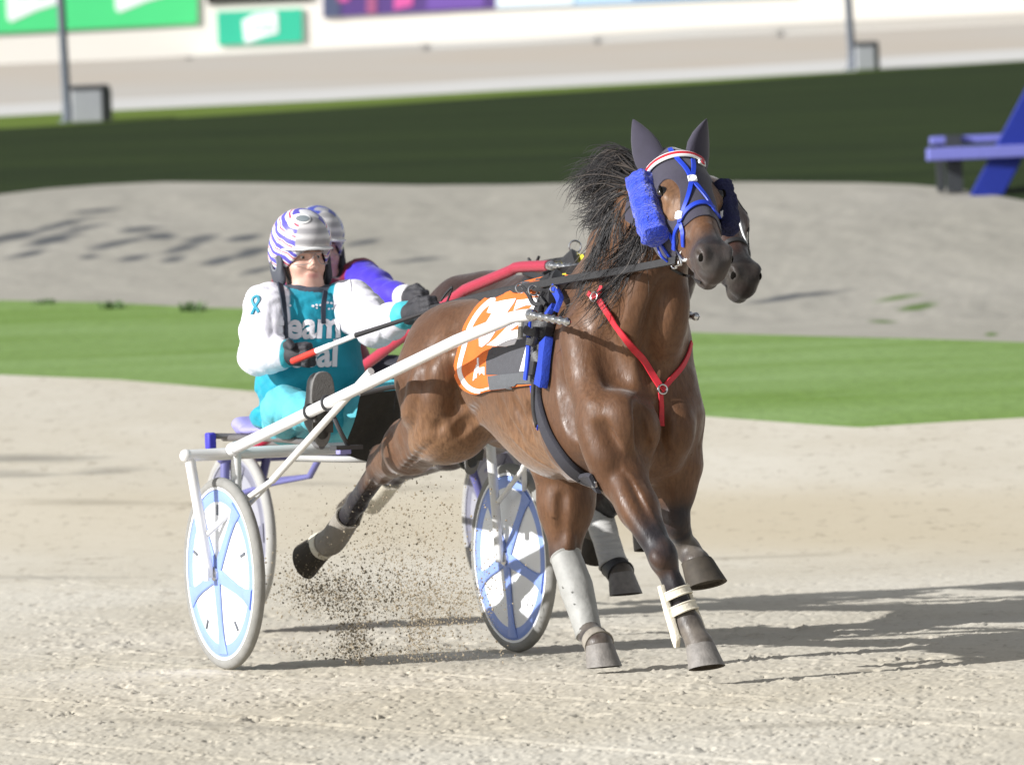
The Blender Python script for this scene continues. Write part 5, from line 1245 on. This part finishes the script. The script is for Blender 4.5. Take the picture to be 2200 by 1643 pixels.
    VT, QT = S.mesh(.008, lambda X, Y, Z: .004 * np.sin(X * 38 + Z * 45 + 3 * np.sin(Y * 18)) * np.sin(Y * 30 + Z * 20) + .009 * (1 - np.abs(np.sin(X * 30 - Z * 34 + 2 * np.sin(Y * 15)))) ** 3 * (.5 + .5 * np.sin(Z * 21 + Y * 14)) - .003, 1)
    mesh_obj('trousers', VT, QT, mats['trousers'], T)
    # ---- boots
    for s in 'rl':
        an, to = g['an' + s], g['toe' + s]; d = unit(to - an); fr = unit(g['an' + s] - g['kn' + s]); nr = unit(fr - d * (fr @ d))   # nr: out through the sole
        S = SDF(); heel = an - d * .055 + nr * .035; S.chain([an - nr * .10, an], [.055, .052], .03); S.chain([heel, an + d * .04 + nr * .03, to], [.042, .046, .040], .03); S.rc(an, an + d * .10 + nr * .01, .045, .038, .03)
        v, q = S.mesh(.007, None, 1); cut = 1; mesh_obj('boot', v, q, M_bootb, T)
        mb = MB(); sd_ = np.cross(nr, d); n = 30; c0 = (heel + to) / 2 + nr * .036; Ln = np.linalg.norm(to - heel) / 2 + .05
        out = []
        for i in range(n):
            a = 2 * pi * i / n; w_ = .047 * (1 + .16 * cos(a)) * (1 - .22 * exp_(-((cos(a) + .25) / .3) ** 2)); out.append(c0 + d * Ln * np.sign(cos(a)) * abs(cos(a)) ** .9 + sd_ * w_ * np.sign(sin(a)) * abs(sin(a)) ** .7)
        V_ = [o_ for o_ in out] + [o_ + nr * .016 for o_ in out]
        mb.add(V_, [list(range(n))[::-1], [n + i for i in range(n)]] + [[i, (i + 1) % n, (i + 1) % n + n, i + n] for i in range(n)])
        so = mb.build('boot_sole', M_solem, T, bevel=.003)
        for t0, t1 in ((-.62, -.34), (-.24, .02), (.10, .22)):
            mb = MB(); mb.box(c0 + d * Ln * (t0 + t1) / 2 + nr * .0175, (d, sd_, nr), (Ln * (t1 - t0) / 2, .041, .004)); mb.build('sole_tread', M_soled, (T, so))
            bpy.data.objects[-1] if False else None
    # ---- gloves: palm, four fingers and a thumb closed on what is held
    for s, e in (('r', -1), ('l', 1)):
        w, h = g['wr' + s], g['ha' + s]; fd = unit(h - w); gd = unit(p['grip' + s]); gd = unit(gd - fd * (gd @ fd) + np.array([0, 0, .10])); gd = unit(gd - fd * (gd @ fd)); bk = unit(np.cross(gd, fd)) * p['backsign' + s]
        S = SDF(); S.chain([w - fd * .03, w + fd * .02, h * .6 + w * .4], [.042, .038, .036], .02)
        kn = h + fd * .012 + bk * .018                        # knuckle line
        S.el(h * .80 + w * .20 + bk * .006, (.050, .046, .034), .02, np.array([fd, gd, bk]))
        for i, q in enumerate((-.034, -.012, .011, .033)):
            ln = (.92, 1.0, .97, .80)[i]; k0 = kn + gd * q; k1 = k0 + fd * .036 * ln - bk * .010; k2 = k1 - bk * .030 * ln + fd * .002; k3 = k2 - fd * .026 * ln - bk * .004
            S.chain([k0 - fd * .02, k0, k1, k2, k3], [.0135, .0145, .0135, .0125, .0105], .006)
        t0 = w + fd * .02 + gd * .036 * p['thumb' + s] - bk * .006; t1 = t0 + fd * .036 + gd * .014 * p['thumb' + s] - bk * .016; t2 = t1 + fd * .026 - gd * .012 * p['thumb' + s] - bk * .016
        S.chain([t0, t1, t2], [.019, .0155, .0125], .010)
        v, q = S.mesh(.0042, None, 1); gl = mesh_obj('glove', v, q, mats['glove'], T)
        if tag_ == 'A' and s == 'r':
            mb = MB(); mb.box(h * .6 + w * .4 + bk * .034, (fd, gd, bk), (.010, .009, .0015)); mb.build('glove_badge', M_white, (T, gl))
    # ---- helmet
    R3 = (.142, .116, .127); hcn = Hh(-.008, 0, .062)
    S = SDF(); S.el(hcn, R3, .01, hm_); S.el(Hh(-.035, 0, -.005), (0.1058, 0.1134, 0.0918), .05, hm_)
    S.el(Hh(.13, 0, -.060), (0.1350, 0.0929, 0.1134), .012, hm_, sub=True); S.el(Hh(.0, 0, -.135), (0.3240, 0.3240, 0.0670), .01, hm_, sub=True)
    S.el(Hh(-.01, 0, .01), (0.1145, 0.0950, 0.1350), .006, hm_, sub=True)
    VHm, QHm = S.mesh(.0055, None, 2)
    he = mesh_obj('helmet', VHm, QHm, mats['helmet'], T, attrs=dict(hu=(VHm - hc) @ u, hf=(VHm - hc) @ f, hl=(VHm - hc) @ l))
    mb = MB()                                                                            # peak
    P = [Hh(.098 * cos(a) + .018, .098 * sin(a), .050 - .016 * (1 - cos(a))) for a in np.linspace(-1.35, 1.35, 25)]
    Pn = [unit(u * .9 + f * cos(a) * .45 + l * sin(a) * .45) for a in np.linspace(-1.35, 1.35, 25)]
    mb.strap(P, Pn, np.r_[np.linspace(.012, .034, 8), np.full(9, .036), np.linspace(.034, .012, 8)], .005); mb.build('peak', M_white, (T, he))
    for e in (-1, 1):
        c = Hh(-.010, e * .096, -.025); S = SDF(); S.el(c, (0.0562, 0.0151, 0.0670), .02, np.array([f, l, u])); S.el(Hh(.018, e * .092, -.075), (0.0367, 0.0140, 0.0324), .03, hm_); S.el(Hh(-.006, e * .105, -.022), (0.0238, 0.0324, 0.0281), .006, hm_, sub=True)
        v, q = S.mesh(.005, None, 1); ep = mesh_obj('ear_guard', v, q, mats['earguard'], (T, he))
        mb = MB(); mb.ring(Hh(-.006, e * .106, -.022), l, .027, .0045, 22, 6); mb.build('ear_ring', mats['earring'], (T, he))
        mb = MB(); mb.strap(catmull([Hh(.030, e * .084, -.03), Hh(.046, e * .070, -.075), Hh(.058, e * .045, -.112), Hh(.064, e * .0, -.124)], 5), np.array(l * e * .8 - u * .3), .014, .004); mb.build('chin_strap', M_blkst, (T, he))
    # ---- goggles
    mb = MB(); A_ = np.linspace(-1.02, 1.02, 41)
    for dz in (.028, -.010): mb.tube([Hh(.036 + .080 * cos(a), .082 * sin(a), dz - (.006 * abs(sin(a * 1.5)) if dz < 0 else 0) + (.034 * np.exp(-(a / .17) ** 2) if dz < 0 else 0)) for a in A_], .0016, 6)
    fr_ = mb.build('goggles', M_frame, T)
    return dict(body=body, jersey=(VJ, QJ, jer), helmet=(VHm, QHm, he), trousers=(VT, QT))
def exp_(x): return math.exp(x)
def head_axes(face, nod):
    f = unit(face); l = unit(np.cross([0, 0, 1.], f)); u = np.cross(f, l); return np.array([f, l, u])
def helmet_mat(name, base, b1, b2):
    m = NT(name, rough=.25, spec=.5); m.b.inputs['Coat Weight'].default_value = .4
    hu, hf, hl2 = m.attr('hu'), m.attr('hf'), m.attr('hl')
    w = m.math('ADD', m.math('ADD', m.math('MULTIPLY', hu, 58.0), m.math('MULTIPLY', hf, 30.0)), m.math('MULTIPLY', m.noise(9, 2), 3.0))
    s1 = m.ramp(m.math('SINE', m.math('MULTIPLY', w, 2.6)), .10, .30); s2 = m.ramp(m.math('SINE', m.math('ADD', m.math('MULTIPLY', w, 2.6), 2.5)), .86, .95)
    c = m.mix(s1, base, b1); c = m.mix(s2, c, b2)
    front = m.ramp(m.math('ADD', hf, m.math('MULTIPLY', m.math('ABSOLUTE', hl2), -.45)), .062, .067)
    gn = m.ramp(m.math('SINE', m.math('MULTIPLY', hu, 150.0)), -.6, 1.1)
    c = m.mix(front, c, m.mix(gn, (.33, .32, .33), (.62, .60, .60)))
    m.link(m.ramp(m.noise(30, 3), .2, .8), m.b.inputs['Coat Roughness']); return m.done(c)
M_helm = helmet_mat('helmet_stripes', (.70, .69, .72), (.10, .085, .46), (.55, .07, .13)); M_helm2 = helmet_mat('helmet_blue_silver', (.34, .34, .38), (.05, .07, .36), (.52, .50, .52))
M_teal = jersey_mat('teal_jersey', (.010, .295, .405), (.76, .74, .80), (.05, .40, .47)); M_mar = jersey_mat('maroon_blue_jersey', (.20, .008, .035), (.055, .03, .50), (.72, .70, .72))
M_tealp = mat('teal_trousers', (.09, .42, .50), .65, var=.12, vscale=12, bump=.25, bscale=40); M_darkp = mat('dark_trousers', (.03, .03, .04), .7)
M_eg = mat('ear_guard_grey', (.055, .06, .075), .7, var=.1); M_egr = mat('ear_ring_grey', (.16, .17, .19), .6)
mA = dict(jersey=M_teal, trousers=M_tealp, glove=M_black, helmet=M_helm, earguard=M_eg, earring=M_egr)
mB = dict(jersey=M_mar, trousers=M_darkp, glove=M_black, helmet=M_helm2, earguard=M_eg, earring=M_egr)
q = A.Q
pA = dict(head=q(648, 553, 0.0), face=(.99, .03, -.12), neck=q(658, 624, 0), chest=q(664, 690, 0), belly=q(666, 780, 0), pelvis=q(668, 880, 0) + np.array([-.06, 0, .0]),
          shr=q(574, 660, -.18), elr=q(556, 762, -.27), wrr=q(612, 762, -.20), har=q(648, 762, -.165), shl=q(758, 650, .17), ell=q(806, 702, .13), wrl=q(878, 676, .15), hal=q(916, 664, .15),
          hipr=q(620, 900, -.11), knr=q(612, 872, -.30), anr=q(682, 895, -.35), toer=q(683, 822, -.35), hipl=q(715, 900, .10), knl=np.array([-.22, .30, 1.02]), anl=np.array([.10, .34, .83]), toel=np.array([.14, .35, .98]),
          gripr=q(688, 752, -.14) - q(630, 776, -.19), gripl=(1, .0, .12), backsignr=1, backsignl=-1, thumbr=1, thumbl=1, cuff=dict(r=.125, l=.235), slv0=dict(l=.0))
TP = Thing('person', 'driver in a teal and white jersey and striped helmet on the white sulky', 'person', A, tuple(pA['pelvis'] + np.array([0, 0, -.1])), 'sulky drivers')
RA = person(A, TP, pA, mA, 'A')
sh2 = B.loc(A.W(0, 0, 0))
q = B.Q
dz = np.array([.03, .03, .02]); pB = {k: (np.asarray(v, float) + (dz if k not in ('face', 'gripr', 'gripl') else 0)) if isinstance(v, (tuple, np.ndarray)) else v for k, v in pA.items() }
pB['face'] = (.99, .0, -.08); pB['head'] = q(683, 537, 0.0); pB['neck'] = q(684, 606, 0); pB['chest'] = q(690, 690, 0); pB['belly'] = q(690, 780, 0); pB['neck'] = q(690, 594, 0); pB['chest'] = q(704, 665, 0); pB['shr'] = q(632, 612, -.17); pB['shl'] = q(776, 600, .17); pB['ell'] = q(830, 640, .14); pB['wrl'] = q(874, 640, .15); pB['hal'] = q(900, 644, .15)
pB['elr'] = q(606, 735, -.26); pB['wrr'] = q(700, 740, -.15); pB['har'] = q(735, 735, -.13); pB['cuff'] = dict(r=.2, l=.17); pB['slv0'] = dict(l=-.085)
TP2 = Thing('person', 'driver in maroon and blue with a blue helmet, seated behind the one in teal', 'person', B, tuple(pB['pelvis'] + np.array([0, 0, -.1])), 'sulky drivers')
RB = person(B, TP2, pB, mB, 'B')

# lettering and trim on the teal jersey
SJ = Surf(A, RA['jersey'][:2]); jo = RA['jersey'][2]
def jl(name, V, Fc, m): return mesh_obj(name, V, Fc, m, (TP, jo))
M_let = mat('jersey_white_print', (.78, .76, .80), .6, var=.04); M_tl = mat('ribbon_teal', (.02, .25, .36), .6); M_bel = mat('dark_strap_band', (.014, .022, .04), .7)
V, Fc = text_on(SJ, 'team', (590, 727), (71, -1.5), (4, -80), .004, .03); jl('lettering', V, Fc, M_let)
V, Fc = text_on(SJ, 'teal', (622, 788), (71, -2), (3, -80), .004, .03); jl('lettering', V, Fc, M_let)
def jb(name, pts, w, m, of=.006, surf=SJ, par=None, t=.004):
    P, Nn = surf.line(pts, of, 6); mb = MB(); mb.strap(P, Nn, w, t); return mb.build(name, m, par or (TP, jo))
jb('brace_strap', [(601, 612), (606, 640), (609, 668), (612, 700), (612, 726)], .026, M_bel)
jb('brace_strap', [(698, 628), (695, 650), (694, 672), (694, 696)], .020, M_bel)
jb('ribbon', [(541, 676), (549, 660), (556, 646), (554, 637), (545, 640), (543, 650), (552, 664), (556, 672)], .012, M_tl, .003)
for i, (x, y, r_) in enumerate(((672, 658, 3.4), (680, 656, 3), (688, 656, 3), (703, 651, 3.2), (711, 652, 3), (719, 654, 3.2), (706, 664, 2.6), (714, 664, 2.6), (622, 657, 3), (680, 662, 2.5))):
    V, Fc = SJ.decal([[(x + r_ * cos(a), y + r_ * .8 * sin(a)) for a in np.linspace(0, 2 * pi, 9)[:-1]]], .004, 4); jl('small_print', V, Fc, M_let)
V, Fc = SJ.decal([[(745, 606), (752, 601), (757, 640), (764, 690), (760, 700), (754, 660)]], .003, 5); jl('sleeve_piping', V, Fc, M_let)
# badge on the helmet
SHm = Surf(A, RA['helmet'][:2])
V, Fc = SHm.decal([[(646 + 21 * cos(a), 471 + 11 * sin(a)) for a in np.linspace(0, 2 * pi, 21)[:-1]]], .003, 4); mesh_obj('helmet_badge', V, Fc, M_white, (TP, RA['helmet'][2]))
V, Fc = SHm.decal([[(650 + 14 * cos(a), 471 + 6.5 * sin(a)) for a in np.linspace(0, 2 * pi, 21)[:-1]]], .005, 4); mesh_obj('badge_mark', V, Fc, mat('badge_grey', (.20, .23, .25), .6), (TP, RA['helmet'][2]))

# ================================================================== whip, reins
M_red = mat('whip_red', (.62, .035, .02), .55); M_wh = mat('whip_white', (.80, .79, .80), .5); M_bk = mat('whip_black', (.022, .02, .022), .55, var=.2, vscale=60)
w0 = A.Q(629, 776, -.225); w1 = A.Q(681, 754, -.19); w2 = A.Q(765, 720, -.14); w3 = A.Q(960, 657, -.02); w4 = A.Q(1010, 648, .02)
we = Thing('whip', 'long whip with red butt and white grip held by the driver in teal', 'whip', A, w0)
mb = MB(); mb.tube([w0, w0 * .5 + w1 * .5, w1], .0135, 12); mb.build('butt', M_red, we)
mb = MB(); mb.tube([w1, w1 * .66 + w2 * .34, w1 * .65 + w2 * .35, w2], [.0125, .0125, .0105, .0105], 12); mb.build('grip', M_wh, we)
mb = MB(); mb.tube(catmull([w2, w3 * .5 + w2 * .5, w3, w4], 6), np.linspace(.0105, .004, 19), 10); mb.build('shaft', M_bk, we)
def rein(name, rig, pts, nrm, w, label, grp, m=M_blkst):
    P = catmull(pts, 8); mb = MB(); mb.strap(P - pts[0], np.asarray(nrm, float), w, .005); o = mb.build(name, m); o.matrix_world = Matrix.Translation(rig.W(*pts[0])) @ ROT.to_4x4(); tag(o, label, 'rein', grp)
rein('rein', A, [A.Q(1452, 559, -.125), A.Q(1330, 582, -.17), A.Q(1180, 607, -.17), A.Q(1060, 632, -.09), A.Q(965, 655, .06), A.Q(922, 664, .14)], (0, -1, .25), .030, 'broad black rein from the near bit ring of the bay horse to the left glove', 'reins')
rein('rein', A, [A.Q(1186, 606, .02), A.Q(1100, 617, .05), A.Q(1000, 640, .08), A.Q(930, 660, .14), A.Q(905, 672, .15)], (0, -.5, .8), .020, 'thin black rein across the back of the bay horse, just above its orange cloth', 'reins')
rein('rein', A, [A.Q(1180, 604, .0), A.Q(1170, 590, .06), A.Q(1250, 575, .17), A.Q(1420, 565, .17), A.Q(1555, 555, .06)], (0, 1, .25), .024, 'far side rein of the bay horse, hidden along the far side of its neck', 'reins')
rein('rein', B, [B.Q(1236, 552, 0.05), B.Q(1150, 566, .08), B.Q(1040, 596, .10), B.Q(940, 632, .12), B.Q(895, 642, .14)], (0, -.5, .8), .022, 'black rein above the dark red shaft, running back to the driver in maroon', 'reins')
# loop of rein and wire below the left hand of the near driver
mb = MB(); P = catmull([A.Q(905, 690, .15), A.Q(930, 692, .15), A.Q(950, 675, .14), A.Q(960, 650, .13), A.Q(972, 618, .12), A.Q(960, 628, .12), A.Q(948, 645, .13)], 6); mb.strap(P - P[0], (0, -1, .2), .010, .004)
o = mb.build('rein_loop', M_blkst); o.matrix_world = Matrix.Translation(A.W(*P[0])) @ ROT.to_4x4(); tag(o, 'loop of spare rein hanging at the left glove of the driver in teal', 'rein', 'reins')

# ================================================================== kicked up sand
def spray():
    r = np.random.default_rng(21); mb = MB(); V, Fc = [], []; n = 0
    blobs = [(700, 1270, 45, 26, 330), (790, 1285, 60, 30, 330), (760, 1375, 22, 34, 300), (905, 1345, 26, 36, 240), (840, 1200, 90, 60, 330), (930, 1260, 60, 40, 260), (640, 1250, 40, 40, 160), (860, 1110, 110, 60, 170), (1000, 1300, 40, 34, 150), (800, 1400, 130, 14, 200)]
    for cx, cy, sx, sy, k in blobs:
        for _ in range(k * 8):
            px, py = r.normal(cx, sx), r.normal(cy, sy); l = r.normal(-.05, .16); p = A.Q(px, py, l)
            if p[2] < .004: continue
            s = .0011 + .0046 * r.random() ** 6; c = p
            d = r.normal(0, 1, (6, 3)); d /= np.linalg.norm(d, axis=1)[:, None]
            e = np.array([[1, 0, 0], [-1, 0, 0], [0, 1, 0], [0, -1, 0], [0, 0, 1], [0, 0, -1]]) * s * r.uniform(.6, 1.4, (6, 1)) * np.array([1.25, 1, 1]); V.append(c + e)
            Fc += [[n + a, n + b_, n + c_] for a, b_, c_ in ((0, 2, 4), (2, 1, 4), (1, 3, 4), (3, 0, 4), (2, 0, 5), (1, 2, 5), (3, 1, 5), (0, 3, 5))]; n += 6
    o = mesh_obj('flying_sand', np.vstack(V), Fc, mat('wet_sand', (.27, .225, .16), .95, var=.3, vscale=40), None, False)
    o.matrix_world = Matrix.Translation(A.O) @ ROT.to_4x4(); tag(o, 'grains of sand thrown up by the hooves between the sulky wheels', 'sand', kind='stuff')
spray()
